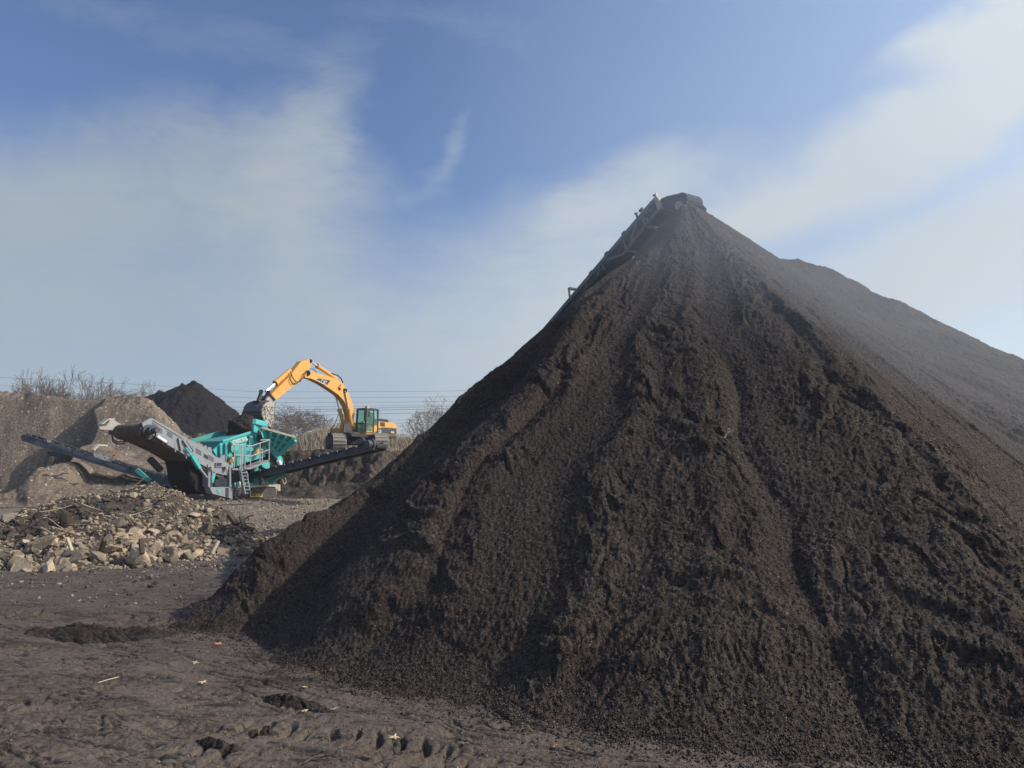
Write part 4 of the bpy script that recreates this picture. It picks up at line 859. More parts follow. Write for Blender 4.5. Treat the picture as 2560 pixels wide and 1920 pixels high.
def stone_mat(name, c1, c2, c3):
    m, t, p = newmat(name); tcn = t.nodes.new('ShaderNodeTexCoord'); oi = t.nodes.new('ShaderNodeObjectInfo')
    a = tnoise(t, tcn.outputs['Object'], 2.2, 6, .65); b = tnoise(t, tcn.outputs['Object'], 9, 5, .7)
    col = mixc(t, ramp(t, a, [(.35, 0.0), (.65, 1.0)]), c1, c2); col = mixc(t, ramp(t, b, [(.5, 0.0), (.72, .7)]), col, c3)
    hs_ = t.nodes.new('ShaderNodeHueSaturation'); t.links.new(col, hs_.inputs['Color']); t.links.new(mth(t, 'MULTIPLY_ADD', oi.outputs['Random'], .7, .6), hs_.inputs['Value'])
    t.links.new(hs_.outputs[0], p.inputs['Base Color']); p.inputs['Roughness'].default_value = .9; p.inputs['Specular IOR Level'].default_value = .2
    bm = t.nodes.new('ShaderNodeBump'); bm.inputs['Distance'].default_value = .02; t.links.new(b, bm.inputs['Height']); t.links.new(bm.outputs[0], p.inputs['Normal']); return m
M_st = [stone_mat('tan_stone', (.50, .405, .285), (.37, .29, .20), (.17, .13, .09)), stone_mat('grey_brown_stone', (.24, .20, .15), (.17, .14, .105), (.10, .08, .06)), stone_mat('dark_soiled_stone', (.07, .058, .048), (.11, .09, .07), (.03, .025, .02))]
def rock_verts(seed, sub=2, flat=1.0, angular=.5):
    import bmesh
    bm = bmesh.new(); bmesh.ops.create_icosphere(bm, subdivisions=sub, radius=1.0); rg = np.random.default_rng(seed)
    V = np.array([v.co[:] for v in bm.verts]); F = np.array([[v.index for v in f.verts] for f in bm.faces]); bm.free()
    for i in range(11):
        n = rg.normal(size=3); n /= np.linalg.norm(n); c = .36+.36*rg.random(); d = V@n; V = V-np.outer(np.maximum(d-c, 0), n)*1.0
    V = V*(1+.012*rg.normal(size=(len(V), 1)))*np.array([1, .55+.4*rg.random(), (.4+.4*rg.random())*flat]); return V, F
protos = [rock_verts(i, 3, 1, .3+.7*(i % 3)/2) for i in range(14)]
rmesh = {}
for i, (V, F) in enumerate(protos):
    for mi in range(3):
        me = bpy.data.meshes.new('rubble_stone'); me.from_pydata(V.tolist(), [], F.tolist()); me.materials.append(M_st[mi]); me.update(); rmesh[i, mi] = me
rg = np.random.default_rng(11); items = []
n_try = 8500
t_ = rg.uniform(RCt[1]-.02, -.29, n_try); u_ = rg.uniform(-.08, 1.04, n_try)**.9 if False else rg.uniform(-.06, 1.05, n_try)
yc = np.interp(t_, RCt, RCy); yf = np.interp(t_, FTt, FTy); yy = yf+(yc-yf)*u_; xx = yy*t_; zz = rub_h(xx, yy); zz = np.maximum(zz, ground_h(xx, yy)-.02)
dark = sst(.25, .6, .55*fbm(xx, yy, .6, 3, 141)+.9*np.exp(-(((t_+.56)/.07)**2+((u_-.72)/.28)**2))+.5*np.exp(-(((t_+.62)/.05)**2+((u_-.5)/.3)**2))-.1)
sz = np.exp(rg.normal(math.log(.044), .62, n_try)); sz = np.clip(sz, .02, .22)*(1.25-.75*np.clip(u_, 0, 1))
keep = rg.random(n_try) < np.where(dark > .5, .62, 1.0)*np.where(t_ > -.36, .8, 1)
sz = sz*np.where(t_ > -.40, .75, 1)
for i in range(n_try):
    if keep[i]: items.append((xx[i], yy[i], zz[i], sz[i], 2 if dark[i]*.9 > rg.random() else (0 if rg.random() < .68 else 1), int(rg.integers(14)), rg.uniform(0, 6.28, 3)))
items.sort(key=lambda q: -q[3]/q[1])
SP = [(325, 1340, .26, 0, 0, 'largest pale slab with a flat face in the middle of the stone heap', .8), (275, 1376, .20, 0, 2, 'big angular tan boulder at the foot of the heap beside rust coloured soil', 1), (352, 1393, .27, 1, 4, 'long low grey-tan boulder lying at the very foot of the heap', .55), (426, 1378, .15, 0, 1, 'upright tan boulder standing at the front foot of the heap', 1.2),
      (325, 1362, .14, 0, 5, 'rounded pale boulder directly under the largest slab', 1), (200, 1392, .25, 1, 3, 'broad grey boulder on the ground before the heap, left of the rusty soil', .6), (20, 1298, .20, 0, 1, 'pale block at the left picture edge on top of the heap', 1), (46, 1292, .20, 0, 4, 'flat pale slab on the left shoulder of the heap', .6), (445, 1385, .16, 1, 0, 'grey-tan boulder between the upright boulder and the right end of the heap', .8), (385, 1378, .13, 0, 3, 'leaning pale boulder right of the long low one', 1)]
nrock = 0
def put_rock(x, y, z, s, mi, pi, rot, label, group, zs=1):
    o = bpy.data.objects.new('rubble_stone', rmesh[pi, mi]); COL.objects.link(o); o.location = (x, y, z+s*.18); o.rotation_euler = (rot[0]*.12, rot[1]*.12, rot[2]); o.scale = (s, s, s*zs); tag(o, label, 'stone', group)
for (px_, py_, s, mi, pi, lab, zs) in SP:
    d = ray(px_, py_); tt = d[0]/d[1]; Y = np.linspace(11, 20, 400); zr = np.maximum(rub_h(tt*Y, Y), 0.0); zl = CH+d[2]/d[1]*Y; k = np.argmax(zr >= zl-.05)
    put_rock(tt*Y[k], Y[k], zr[k]+.02, s, mi, pi, (.6, .5, 2.1+pi), lab, None, zs); nrock += 1
def where_on_heap(x, y):
    t = x/y; u = (y-np.interp(t, FTt, FTy))/(np.interp(t, RCt, RCy)-np.interp(t, FTt, FTy)); q = np.interp(t, [-.80, -.29], [0, 8])
    h = ['at the far left of the heap', 'in the heap left part', 'left of the pale stake', 'right of the pale stake', 'left of the largest slab', 'right of the largest slab', 'in the heap right part', 'at the heap right end'][int(min(7, max(0, q)))]
    return ('low down ' if u < .28 else 'mid-height ' if u < .62 else 'near the crest ')+h
kinds = ['pale tan stone', 'grey-brown stone', 'dark soil-covered stone']
sizes = [('very large ', .2), ('large ', .15), ('medium ', .12), ('small ', 0)]
shp = ['angular ', 'blocky ', 'rounded ']
for (x, y, z, s, mi, pi, rot) in items[:285]:
    sn = next(a for a, b_ in sizes if s >= b_); put_rock(x, y, z, s, mi, pi, rot, sn+shp[pi % 3]+kinds[mi]+' '+where_on_heap(x, y), 'stones on the rubble heap')
# the many smaller stones as one
def merge_rocks(name, lst, mlist, sub_p, label, cat):
    VV = []; FF = []; MI = []; n = 0
    for (x, y, z, s, mi, pi, rot) in lst:
        V, F = sub_p[pi % len(sub_p)]; c, sn_ = math.cos(rot[2]), math.sin(rot[2]); c2_, s2_ = math.cos(rot[0]*.15), math.sin(rot[0]*.15)
        W_ = np.stack([V[:, 0], V[:, 1]*c2_-V[:, 2]*s2_, V[:, 1]*s2_+V[:, 2]*c2_], 1); W_ = np.stack([W_[:, 0]*c-W_[:, 1]*sn_, W_[:, 0]*sn_+W_[:, 1]*c, W_[:, 2]], 1)
        VV.append(W_*s+np.array([x, y, z+s*.15])); FF.append(F+n); n += len(V); MI += [mi]*len(F)
    o = mesh_obj(name, np.concatenate(VV), np.concatenate(FF), None)
    for m in mlist: o.data.materials.append(m)
    o.data.polygons.foreach_set('material_index', np.array(MI, dtype=np.int32)); tag(o, label, cat, kind='stuff'); return o
low = [rock_verts(50+i, 1) for i in range(8)]; mid_ = [rock_verts(70+i, 2) for i in range(8)]
merge_rocks('rubble_gravel', items[285:], M_st, mid_, 'small stones and gravel covering the rubble heap', 'gravel')
# gravel strewn over the ground between heap, screener and bank, and chips on the brown mound
gi = []
for i in range(5200):
    px_ = rg.uniform(380, 900); py_ = 1235+rg.random()**1.3*170; d = ray(px_, py_)
    if d[2] >= -.002: continue
    Y = CH/-d[2]*d[1]; 
    if Y > 36: continue
    x = d[0]/d[1]*Y; gi.append((x, Y, float(ground_h(np.array([x]), np.array([Y]))[0]), min(.09, .0017*Y*math.exp(rg.normal(0, .5))), int(rg.random() > .6), int(rg.integers(8)), rg.uniform(0, 6.28, 3)))
for i in range(1100):
    px_ = rg.uniform(-100, 620); py_ = 1415+rg.random()**2.2*120; d = ray(px_, py_); Y = CH/-d[2]*d[1]; x = d[0]/d[1]*Y
    gi.append((x, Y, float(ground_h(np.array([x]), np.array([Y]))[0]), .0016*Y*math.exp(rg.normal(0, .55)), int(rg.choice([0, 1, 2])), int(rg.integers(8)), rg.uniform(0, 6.28, 3)))
merge_rocks('loose_gravel', gi, M_st, low, 'scattered gravel on the yard around the rubble heap', 'gravel')

# broken branches and timber in the heap
def stick_mesh(seed, L=1.0, r=.06):
    rg_ = np.random.default_rng(seed); b = MB(); p = np.array([-L/2, 0, 0.]); pts = [p]
    for i in range(4): p = p+np.array([L/4, rg_.normal()*.05*L, rg_.normal()*.05*L]); pts.append(p)
    for i in range(4): b.cyl(pts[i], pts[i+1], r*(1-.12*i), r*(1-.12*(i+1)), n=6)
    me = bpy.data.meshes.new('broken_branch'); me.from_pydata([tuple(v) for v in b.V], [], b.F); me.update(); return me
M['woodd'] = paint('dark_wet_wood', (.075, .055, .042), dust=(.14, .11, .085), amt=.5, rough=.9)
smeshes = []
for i in range(8):
    me = stick_mesh(i, 1, .022+.014*(i % 3)); me.materials.append((M['woodd'] if i % 2 else M['wood']) if i % 8 else M['woodp']); smeshes.append(me)
def put_stick(x, y, z, L, rot, k, label, group): 
    o = bpy.data.objects.new('broken_branch', smeshes[k]); COL.objects.link(o); o.location = (x, y, z+.03); o.scale = (L, L*.8, L*.8); o.rotation_euler = rot; tag(o, label, 'branch', group)
for i in range(110):
    t0 = rg.normal(-.535, .085); u0 = rg.uniform(.25, 1.0); t0 = min(t0, -.36); y0 = float(np.interp(t0, FTt, FTy)); y1 = float(np.interp(t0, RCt, RCy)); y = y0+(y1-y0)*u0; x = t0*y
    sL, sr = rg.uniform(.18, .6), (rg.uniform(-.5, .5), rg.uniform(-.6, .6), rg.uniform(0, 3.14))
    put_stick(x, y, float(rub_h(np.array([x]), np.array([y]))[0])+.05, sL, sr, i % 8, ('long ' if sL > .42 else 'short ' if sL < .28 else '')+('steeply tilted ' if abs(sr[1]) > .38 else 'flat-lying ' if abs(sr[1]) < .14 else 'leaning ')+('pale splintered branch ' if i % 8 == 0 else 'thin brown branch ' if i % 3 == 0 else 'stout brown branch ')+where_on_heap(x, y), 'broken branches in the rubble heap')
def timber(px0, py0, px1, py1, Y, w_, h_, m, label, cat='timber', name='timber'):
    b = MB().bar(at(px0, py0, Y), at(px1, py1, Y-.1), w_, h_); o = b.build(name, m, None, bevel=.008); tag(o, label, cat); return o
timber(168, 1345, 180, 1378, 12.6, .05, .05, M['woodp'], 'pale wooden stake standing upright in the left part of the heap', 'stake', 'wooden_stake')
timber(572, 1287, 592, 1312, 15.4, .11, .07, M['woodd'], 'dark weathered beam end near the right end of the heap'); timber(602, 1290, 612, 1322, 15.1, .09, .05, M['woodd'], 'short dark plank leaning next to the beam end')
timber(352, 1348, 356, 1385, 12.7, .07, .06, M['woodd'], 'upright brown log stump right of the largest slab', 'log', 'log'); timber(250, 1385, 262, 1350, 12.9, .07, .07, M['woodd'], 'leaning brown log left of the largest slab', 'log', 'log')
timber(545, 1352, 528, 1385, 13.6, .08, .06, M['woodp'], 'pale batten leaning on the right foot of the heap'); timber(553, 1262, 640, 1258, 24, .5, .03, M['wood'], 'flat tan board lying on the ground by the screener track')
# rusty soil patch
M_rust = soil('rusty_soil', (.28, .155, .085), (.22, .13, .08), (.12, .07, .045), big=2, fine=25, bump=.02)
d = ray(285, 1408); Y = CH/-d[2]*d[1]; o = blob('rusty_soil', (d[0]/d[1]*Y, Y, .0), .72, .36, .13, M_rust, .25, 5, 9, 1.5); tag(o, 'rust coloured crumbled soil at the foot of the stone heap', 'soil heap')

# ------------------------------------------------------------ clods, crumbs, leaves
def gpt(px_, py_):
    d = ray(px_, py_); Y = CH/-d[2]*d[1]; x = d[0]/d[1]*Y; return x, Y, float(ground_h(np.array([x]), np.array([Y]))[0])
M_clod = soil('dark_clod_soil', (.046, .035, .028), (.066, .051, .041), (.018, .014, .011), speck=(.14, .11, .09), sp_scale=30, sp_amt=.04, big=2, fine=26, bump=.03)
def clod_pile(cx_, cy_, a, b_, h, ang, label, seed):
    n = 150; g = np.linspace(-1.6, 1.6, n); U, Vv = np.meshgrid(g, g); ca, sa = math.cos(ang), math.sin(ang)
    x = cx_+(U*a*ca-Vv*b_*sa); y = cy_+(U*a*sa+Vv*b_*ca); q = U*U+Vv*Vv+.7*fbm(x, y, 2.6, 4, seed+5); q = np.maximum(q, .12)
    z = h*np.exp(-q*1.7)*(1+.25*fbm(x, y, 3, 3, seed))+.022*np.abs(fbm(x, y, 14, 4, seed+1))*np.exp(-q*.9)+.006*fbm(x, y, 50, 2, seed)*np.exp(-q*.5)-.03*sst(.6, 2.2, q)
    gh = ground_h(x, y); V = np.stack([x, y, gh+z-.006], -1).reshape(-1, 3)
    keep_ = (z > -.02).ravel(); F = grid_faces(n, n); V, F = compact(V, F, keep_[F].any(1)); o = mesh_obj('soil_clod', V, F, M_clod, smooth=True); tag(o, label, 'soil clod', 'crumbled soil clods on the muddy yard')
x, y, _ = gpt(255, 1590); clod_pile(x, y, .66, .30, .10, -.1, 'largest low heap of crumbled dark soil left of the big pile foot', 401)
x, y, _ = gpt(745, 1762); clod_pile(x, y, .30, .09, .055, -.45, 'long dark clod lying near the foot of the big pile', 411)
x, y, _ = gpt(540, 1868); clod_pile(x, y, .16, .05, .04, -.45, 'small dark clod in the middle foreground left of the pale star leaf', 421)
x, y, _ = gpt(662, 1838); clod_pile(x, y, .10, .06, .035, -.2, 'small crumbly clod above the star-shaped leaf', 431)
# crumbs that rolled to the foot of the pile, and chips over its face
def scatter(name, n, fpos, smin, smax, mats, protos_, label, cat, elong=0):
    VV = []; FF = []; MI = []; k = 0; P_ = fpos(n); m_ = len(P_)
    sc = np.exp(rg.uniform(math.log(smin), math.log(smax), m_))
    q = rg.normal(size=(m_, 4)); q /= np.linalg.norm(q, axis=1)[:, None]; w0, x0, y0, z0 = q.T
    Rm = np.stack([np.stack([1-2*(y0*y0+z0*z0), 2*(x0*y0-z0*w0), 2*(x0*z0+y0*w0)], -1), np.stack([2*(x0*y0+z0*w0), 1-2*(x0*x0+z0*z0), 2*(y0*z0-x0*w0)], -1), np.stack([2*(x0*z0-y0*w0), 2*(y0*z0+x0*w0), 1-2*(x0*x0+y0*y0)], -1)], 1)
    pid = rg.integers(len(protos_), size=m_); mid2 = rg.integers(len(mats), size=m_)
    for pi, (V, F) in enumerate(protos_):
        ix = np.where(pid == pi)[0]; W_ = np.einsum('nij,vj->nvi', Rm[ix], V)*sc[ix][:, None, None]+P_[ix][:, None, :]
        VV.append(W_.reshape(-1, 3)); nf = len(F); base = (np.arange(len(ix))*len(V)+k)[:, None, None]; FF.append((F[None]+base).reshape(-1, F.shape[1])); k += len(ix)*len(V); MI.append(np.repeat(mid2[ix], nf))
    o = mesh_obj(name, np.concatenate(VV), np.concatenate(FF), None)
    for m in mats: o.data.materials.append(m)
    o.data.polygons.foreach_set('material_index', np.concatenate(MI).astype(np.int32)); tag(o, label, cat, kind='stuff'); return o
octa = []
for i in range(6):
    V = np.array([(1, 0, 0), (-1, 0, 0), (0, 1, 0), (0, -1, 0), (0, 0, 1), (0, 0, -1)], float)*(.75+.5*rg.random((6, 1))); F = np.array([(0, 2, 4), (2, 1, 4), (1, 3, 4), (3, 0, 4), (2, 0, 5), (1, 2, 5), (3, 1, 5), (0, 3, 5)]); octa.append((V*np.array([1, .8, .7]), F))
sliv = [(V*np.array([3.2, .35, .25]), F) for V, F in octa[:3]]
def flat(name, c, r=.85):
    m, t, p = newmat(name); p.inputs['Base Color'].default_value = (*c, 1); p.inputs['Roughness'].default_value = r; p.inputs['Specular IOR Level'].default_value = .3; return m
Mc = [flat('crumb_dark', (.055, .041, .032)), flat('crumb_brown', (.10, .077, .060)), flat('crumb_black', (.024, .019, .015))]
def on_pile(n, rmin=3.6, rmax=24, power=1.0):
    lr = rg.uniform(math.log(rmin), math.log(rmax), n); r = np.exp(lr); th = np.radians(rg.uniform(-31, 38, n)); x = r*np.sin(th); y = r*np.cos(th); z = pile_h(x, y); g = z > .0
    return np.stack([x, y, z], 1)[g]
def at_foot(n):
    lr = rg.uniform(math.log(3.3), math.log(9.5), n); r = np.exp(lr); th = np.radians(rg.uniform(-31, 36, n)); x = r*np.sin(th); y = r*np.cos(th); z = pile_h(x, y)
    w_ = np.exp(-np.abs(z)/np.where(z < 0, .045, .16)); g = rg.random(n) < w_; x, y, z = x[g], y[g], z[g]; return np.stack([x, y, np.maximum(z, ground_h(x, y))+.004], 1)
scatter('soil_crumbs', 100000, at_foot, .004, .013, Mc, octa, 'round dark soil crumbs gathered along the foot of the compost pile', 'soil crumbs')
scatter('compost_crumbs', 120000, lambda n: on_pile(n, 3.8, 16), .004, .011, Mc, octa, 'loose crumbs over the face of the compost pile', 'compost crumbs')
Mw = [flat('chip_tan', (.26, .20, .14)), flat('chip_brown', (.13, .095, .068)), flat('chip_grey', (.20, .175, .15)), flat('chip_mid', (.09, .07, .055))]
scatter('wood_chips', 42000, lambda n: on_pile(n, 3.8, 20), .004, .0095, Mw, sliv+octa[:1], 'thin pale wood slivers mixed into the compost pile', 'wood chips')
def on_mud(n):
    r = np.exp(rg.uniform(math.log(3.2), math.log(14), n)); th = np.radians(rg.uniform(-40, 25, n)); x = r*np.sin(th); y = r*np.cos(th); g = pile_h(x, y) < .02; x, y = x[g], y[g]; return np.stack([x, y, ground_h(x, y)+.002], 1)
scatter('mud_litter', 7500, on_mud, .003, .010, Mw, sliv+octa[:2], 'bits of wood and grit pressed into the muddy yard', 'litter')
scatter('mud_crumbs', 1600, on_mud, .004, .013, Mc, octa, 'dark crumbs lying on the muddy yard', 'soil crumbs')
def leaf(px_, py_, s, m, label, rot, lobes=5):
    x, y, z = gpt(px_, py_); pts = [(0, 0, .25)]; n = lobes*4
    for i in range(n):
        a = 2*math.pi*i/n; rr2 = [1, .45, .35, .5][i % 4]*(.8+.3*random.random()); pts.append((rr2*math.cos(a), rr2*math.sin(a)*.8, .12*random.random()+.25*rr2*math.sin(a*1.3+rot)**2))
    V = [(p[0]*s, p[1]*s, p[2]*s) for p in pts]; V += [(p[0], p[1], p[2]-.002) for p in V]
    n1_ = n+1; F = [(0, i, i % n+1) for i in range(1, n+1)]+[(n1_, i % n+1+n1_, i+n1_) for i in range(1, n+1)]+[(i, i+n1_, i % n+1+n1_, i % n+1) for i in range(1, n+1)]
    o = mesh_obj('fallen_leaf', V, F, m); o.location = (x, y, z+.008); o.rotation_euler = (.15, .1, rot); tag(o, label, 'leaf', 'fallen leaves on the muddy yard')
M_lo = flat('orange_leaf', (.62, .24, .12)); M_lt = flat('tan_leaf', (.50, .40, .26)); M_lb = flat('brown_leaf', (.25, .14, .09))
leaf(547, 1614, .060, M_lo, 'bright orange leaf at the left foot of the compost pile', .4)
for i, (px_, py_, s, m, lab) in enumerate([(488, 1655, .045, M_lt, 'pale tan leaf left of the orange one, a bit nearer'), (505, 1711, .045, M_lt, 'tan leaf in the mud well below the orange leaf'), (762, 1722, .035, M_lt, 'small pale leaf just behind the long dark clod'), (834, 1770, .03, M_lt, 'small tan leaf at the right end of the long dark clod'), (762, 1780, .035, M_lt, 'curled tan leaf in front of the long dark clod'), (984, 1848, .050, M_lt, 'star-shaped pale leaf in the mud at the bottom centre'), (1008, 1916, .035, M_lb, 'brownish leaf on the bottom picture edge'), (1160, 1864, .040, M_lb, 'narrow brown leaf right of the star-shaped leaf'), (1388, 1868, .032, M_lb, 'small brown leaf near crumbs at the right end of the mud'), (1302, 1797, .035, M_lt, 'crumpled pale leaf on the crumbs at the pile foot'), (802, 1690, .03, M_lb, 'brown curled leaf stuck at the pile foot beside dark hollows')]): leaf(px_, py_, s, m, lab, i*1.3, 5 if i % 2 else 4)
def twig(p0, p1, r, m, label, bendz=.0):
    a = np.array(gpt(*p0)); c = np.array(gpt(*p1)); b = MB().tube([a+UP*.012, lerp(a, c, .5)+UP*(.014+bendz), c+UP*.012], r, n=5); o = b.build('twig', m, None); tag(o, label, 'twig')
twig((245, 1712), (296, 1697), .004, M['woodp'], 'thin pale straw lying on the mud in the left foreground'); twig((760, 1911), (808, 1897), .006, M['trackd'], 'dark bent twig on the mud by the bottom edge', .01)
p_ = None
for (px_, py_, a, lab) in ((1816, 1092, .11, 'white forked twig stuck in the middle of the compost pile'),):
    d = ray(px_, py_); Y = np.linspace(6, 16, 900); zr = pile_h(d[0]/d[1]*Y, Y); k = np.argmax(zr >= CH+d[2]/d[1]*Y); P0 = np.array([d[0]/d[1]*Y[k], Y[k], zr[k]+.02])
    b = MB().tube([P0+np.array([-.03, -.03, -.05]), P0, P0+np.array([.07, -.02, .04])], .010, n=5).tube([P0, P0+np.array([.02, -.03, .05])], .008, n=5); o = b.build('twig', M['woodp'], None); tag(o, lab, 'twig')

# ------------------------------------------------------------ bare trees, brush, power lines
M_bark = flat('bark', (.17, .145, .125), .95); M_bark2 = flat('grey_bark', (.24, .21, .18), .95)
def tree_geo(seed, H, spread, levels=6, trunk=.35, r0=.22, droop=0.0, minr=.022, br=3):
    rd = random.Random(seed); segs = []
    def grow(p, d, L, r, lv):
        n = 3; 
        for i in range(n):
            nd_ = np.array(d)+np.array([rd.gauss(0, .16), rd.gauss(0, .16), rd.gauss(0, .10)-(droop*(lv > 1))]); nd_ /= np.linalg.norm(nd_); q = p+nd_*L/n; r2 = max(minr, r*(1-.14)); segs.append((p, q, r, r2)); p, d, r = q, nd_, r2
            if lv > 0 and lv < levels and i < n-1 and rd.random() < .38: side_(p, d, L*.62, r*.5, lv+1)
        if lv < levels:
            for k in range(br if lv < 3 else 2+(rd.random() < .3)): side_(p, d, L*rd.uniform(.62, .86), r*.68, lv+1)
    def side_(p, d, L, r, lv):
        a = np.array([rd.gauss(0, 1), rd.gauss(0, 1), rd.gauss(0, .5)]); a = a-np.dot(a, d)*d; a /= np.linalg.norm(a)+1e-9; ang = rd.uniform(.35, .85)*spread
        nd_ = d*math.cos(ang)+a*math.sin(ang); nd_ = nd_+np.array([0, 0, .10]); nd_ /= np.linalg.norm(nd_); grow(p, nd_, L, max(minr, r), lv)
    grow(np.zeros(3), np.array([rd.gauss(0, .05), rd.gauss(0, .05), 1.0]), H*trunk, r0, 0)
    return segs
def tube_arr(segs):
    if not segs: return np.zeros((0, 3)), np.zeros((0, 4), dtype=int)
    P0 = np.array([s[0] for s in segs]); P1 = np.array([s[1] for s in segs]); r0 = np.array([s[2] for s in segs]); r1 = np.array([s[3] for s in segs])
    d = P1-P0; d /= np.linalg.norm(d, axis=1)[:, None]+1e-9; a = np.cross(d, np.where(np.abs(d[:, 2:3]) > .9, np.array([[1., 0, 0]]), np.array([[0, 0, 1.]]))); a /= np.linalg.norm(a, axis=1)[:, None]; b = np.cross(d, a); n = len(segs); V = []
    for k in range(3):
        c, s = math.cos(2.094*k), math.sin(2.094*k); V.append(P0+(a*c+b*s)*r0[:, None]); V.append(P1+(a*c+b*s)*r1[:, None])
    V = np.stack(V, 1); i = np.arange(n)[:, None]*6; F = np.concatenate([np.concatenate([i+0, i+1, i+3, i+2], 1), np.concatenate([i+2, i+3, i+5, i+4], 1), np.concatenate([i+4, i+5, i+1, i+0], 1)]); return V.reshape(-1, 3), F
def bare_tree(px_, ptop, pbase, Y, seed, spread, label, trunk=.3, levels=6, r0=.22, m=M_bark, wscale=1.0, name='bare_tree', cat='tree', group='bare trees behind the yard', br=3):
    base = at(px_, pbase, Y); top = at(px_, ptop, Y); gz_ = min(base[2], 1.0) if name == 'bare_tree' else base[2]; H = top[2]-gz_
    segs = tree_geo(seed, H, spread, levels, trunk, r0, br=br, minr=.022 if name == 'bare_tree' else .013); zmax = max(s[1][2] for s in segs); k = H/zmax; segs = [(s[0]*k*np.array([wscale, wscale, 1]), s[1]*k*np.array([wscale, wscale, 1]), s[2], s[3]) for s in segs]
    root = empty(name, (base[0], Y, gz_), label, cat, group); thick = [s for s in segs if s[2] > r0*.45]; thin = [s for s in segs if s[2] <= r0*.45]
    for nm, sg in (('trunk', thick), ('crown', thin)):
        V, F = tube_arr(sg)
        if len(F): mesh_obj(nm, V, F, m, root)
bare_tree(768, 1008, 1092, 105, 5, 1.15, 'spreading bare oak between the bucket and the boom of the excavator', .30, 6, .30, M_bark, 1.35, br=4)
bare_tree(812, 1045, 1092, 112, 15, .9, 'smaller bare tree directly behind the excavator boom foot', .25, 5, .16, M_bark2, .9)
bare_tree(1045, 1010, 1090, 105, 8, 1.0, 'bare tree left of the big compost pile, lower than its neighbour', .25, 6, .2, M_bark2, 1.1)
bare_tree(1110, 985, 1090, 108, 9, 1.0, 'bare tree half hidden behind the big compost pile', .25, 6, .24, M_bark2, 1.1)
labs = ['bare tree cut by the left picture edge', 'second bare tree from the left edge, leaning left', 'third bare tree from the left above the chip mound', 'tall bare tree in the middle of the row above the chip mound', 'bare tree with a round crown right of the tallest one', 'low bushy bare tree at the right end of the row', 'bare tree peeking over the left shoulder of the black soil pile']
for i, (px_, pt, lv, ws, Y) in enumerate([(12, 920, 6, .8, 100), (72, 936, 5, .8, 108), (112, 922, 6, .75, 104), (165, 920, 6, .75, 102), (203, 930, 6, .8, 106), (243, 952, 5, 1.0, 110), (395, 947, 6, .8, 118)]):
    bare_tree(px_, pt, 1000, Y, 20+i*3, .8, labs[i], .25, lv, .2, M_bark if i % 2 else M_bark2, ws)
bl = ['bare twiggy bush between the row of trees and the black pile', 'bare twiggy bush just left of the black soil pile', 'bare twiggy bush between the black pile and the bucket', 'thin bare bush directly behind the bucket', 'low bare bush right of the bucket', 'low bare bush left of the spreading oak', 'bare bush right behind the engine hood of the excavator', 'bare bush under the tree left of the big pile', 'small bush at the left shoulder of the black pile', 'small bush at the foot of the spreading oak']
for i, (px_, pt, pb) in enumerate([(300, 975, 1000), (330, 980, 1000), (600, 1050, 1100), (622, 1060, 1100), (655, 1062, 1100), (690, 1065, 1100), (1020, 1060, 1105), (1075, 1065, 1105), (355, 978, 1002), (725, 1070, 1100)]):
    bare_tree(px_, pt, pb, 92, 60+i, 1.1, bl[i], .22, 4, .05, M_bark2, 1.3, 'bare_bush', 'bush', 'bare bushes on the skyline', 3)
for _z in ():
    bare_tree(px_, pt, pb, 92, 60+i, 1.1, 'low tangle of bare twigs on the skyline behind the yard', .22, 5, .05, M_bark2, 1.3, 'bare_bush', 'bush', 'bare bushes on the skyline', 4)
p = at(811, 1044, 120); b = MB().cyl(np.array([p[0], p[1], 0]), p, .16, .11, n=8); b.bar(p-UP*.5-np.array([.5, 0, 0]), p-UP*.5+np.array([.5, 0, 0]), .1); o = b.build('utility_pole', M['wood'], None); tag(o, 'lone wooden utility pole behind the excavator boom', 'utility pole')
M_wire = flat('wire', (.09, .10, .115), .6)
WR = [(955, 980, 978, 150), (975, 996, 992, 150), (992, 1007, 1004, 150), (1012, 1019, 1012, 155), (1024, 1027, 1015, 150), (1028, 1031, 1021, 150), (1036, 1041, 1030, 155), (1050, 1054, 1048, 160), (1058, 1062, 1056, 160), (1064, 1066, 1062, 160)]
wl_ = ['highest of the power lines crossing the sky over the excavator', 'second power line from the top', 'third power line from the top', 'fourth power line from the top', 'upper of the close dark pair of power lines', 'lower of the close dark pair of power lines', 'power line just under the close pair', 'upper of the lowest three power lines', 'middle one of the lowest three power lines', 'lowest power line, just above the brush']
for (ya, yb, yc_, Y), lab in zip(WR, wl_):
    pts = []
    for px_ in range(-400, 2600, 150):
        t2 = (px_-250)/(650-250); yy_ = np.interp(px_, [-400, 250, 650, 1150, 2600], [ya-30, ya, yb, yc_, yc_-60]); pts.append(at(px_, yy_, Y))
    b = MB().tube(pts, .022 if 'pair' not in lab else .036, n=4); o = b.build('power_line', M_wire, None); tag(o, lab, 'power line', 'power lines crossing behind the yard')

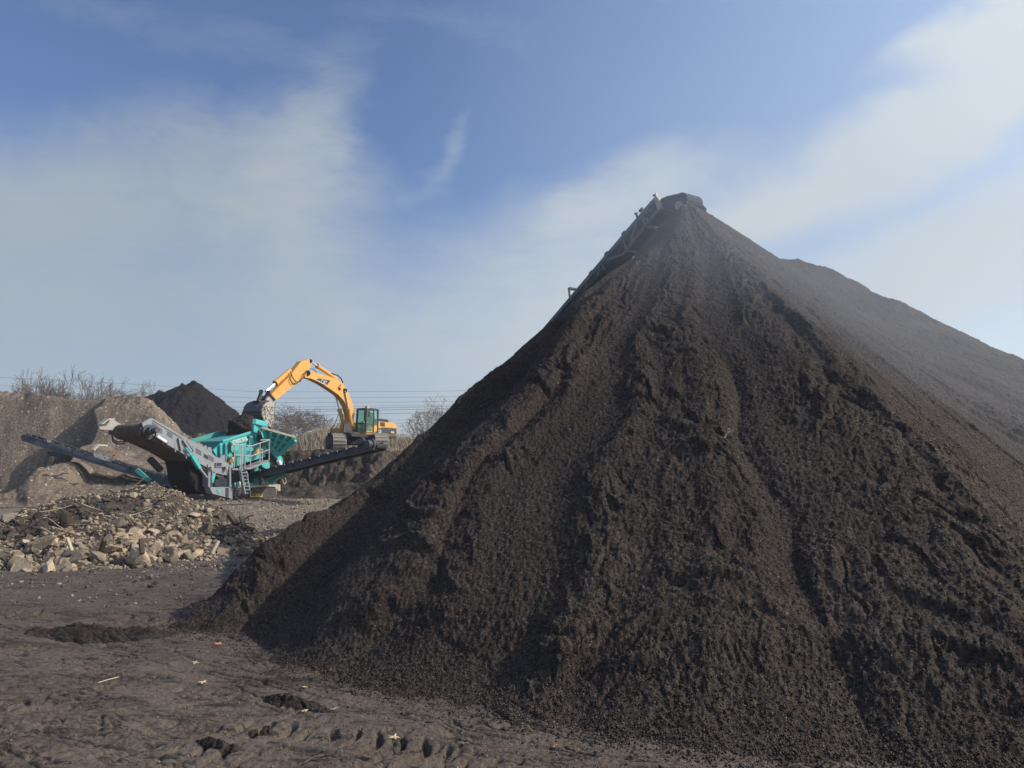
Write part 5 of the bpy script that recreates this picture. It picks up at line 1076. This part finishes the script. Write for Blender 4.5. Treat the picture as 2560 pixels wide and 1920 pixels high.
# ------------------------------------------------------------ dry grass on the embankment, tub
def grass_patch():
    n = 26000; x = rg.uniform(-32, 2, n); y = rg.uniform(57, 66, n); z = grass_h(x, y); g = z > bank_h(x, y)-.3; x, y, z = x[g], y[g], z[g]; n = len(x)
    h = rg.uniform(.25, .75, n); a = rg.uniform(0, 6.28, n); w2 = rg.uniform(.02, .05, n); lx = rg.normal(0, .25, n)*h; ly = rg.normal(0, .25, n)*h
    b0 = np.stack([x-np.cos(a)*w2, y-np.sin(a)*w2, z-.05], 1); b1 = np.stack([x+np.cos(a)*w2, y+np.sin(a)*w2, z-.05], 1); tp = np.stack([x+lx, y+ly, z+h], 1)
    V = np.stack([b0, b1, tp], 1).reshape(-1, 3); F = np.arange(3*n).reshape(-1, 3); m, t, p = newmat('dry_grass'); gm = t.nodes.new('ShaderNodeTexCoord')
    col = mixc(t, ramp(t, tnoise(t, gm.outputs['Object'], 1.4, 5, .7), [(.35, 0.0), (.65, 1.0)]), (.30, .245, .165), (.44, .37, .26)); t.links.new(col, p.inputs['Base Color']); p.inputs['Roughness'].default_value = .9
    o = mesh_obj('dry_grass', V, F, m); tag(o, 'dry pale grass covering the embankment behind the excavator', 'grass', kind='stuff')
grass_patch()
tb = at(495, 1092, 43.0); b = MB(); n = 16
for k in range(n):
    a0 = 2*math.pi*k/n; a1 = 2*math.pi*(k+.8)/n; f_ = lambda a, z, r: tb+np.array([r*math.cos(a), r*math.sin(a), z]); b.prism([f_(a0, -.3, .20), f_(a1, -.3, .20), f_(a1, .2, .27), f_(a0, .2, .27)], np.array([-math.cos(a0)*.02, -math.sin(a0)*.02, 0]))
b.cyl(tb-UP*.3, tb-UP*.26, .2, n=14); rt = b.build('slatted_tub', M['wood'], None); tag(rt, 'slatted grey-brown tub standing on soil behind the screener', 'tub')

# ------------------------------------------------------------ thin bluish volume set before the upper pile, thin haze in the air
def vol_mat(name, col, dens, node=None):
    m = bpy.data.materials.new(name); m.use_nodes = True; t = m.node_tree; t.nodes.clear(); o = t.nodes.new('ShaderNodeOutputMaterial'); p = t.nodes.new('ShaderNodeVolumePrincipled')
    p.inputs['Color'].default_value = (*col, 1); p.inputs['Density'].default_value = dens; p.inputs['Anisotropy'].default_value = .15; t.links.new(p.outputs[0], o.inputs['Volume']); return m, t, p
m, t, p = vol_mat('veil', (.74, .86, 1.0), .03)
tcn = t.nodes.new('ShaderNodeTexCoord'); ln = t.nodes.new('ShaderNodeVectorMath'); ln.operation = 'LENGTH'; t.links.new(tcn.outputs['Object'], ln.inputs[0])
f = mth(t, 'SUBTRACT', 1.0, ln.outputs['Value'], clamp=True); wv_ = ramp(t, tnoise(t, tcn.outputs['Object'], 2.1, 3, .55, .8), [(.30, .35), (.70, 1.0)]); f = mth(t, 'MULTIPLY', f, wv_); t.links.new(mth(t, 'MULTIPLY', mth(t, 'POWER', f, 1.0), .13), p.inputs['Density'])
import bmesh as _bm
bm = _bm.new(); _bm.ops.create_icosphere(bm, subdivisions=4, radius=1.0); me = bpy.data.meshes.new('veil'); bm.to_mesh(me); bm.free(); me.materials.append(m)
st_ = bpy.data.objects.new('veil', me); COL.objects.link(st_); st_.location = (6.0, 9.2, 5.2); st_.scale = (7.8, 5.2, 4.1); st_.rotation_euler = (0, R(18), 0)
tag(st_, 'thin bluish veil lying over the upper right side of the compost pile', 'veil', kind='stuff')
m, t, p = vol_mat('haze_air', (.86, .92, 1.0), .0006)
o = MB().box((0, 300, 19), (1, 0, 0), (0, 1, 0), (0, 0, 1), 420, 420, 20.5).build('haze', m, None); tag(o, 'thin pale haze filling the air', 'haze', kind='stuff')
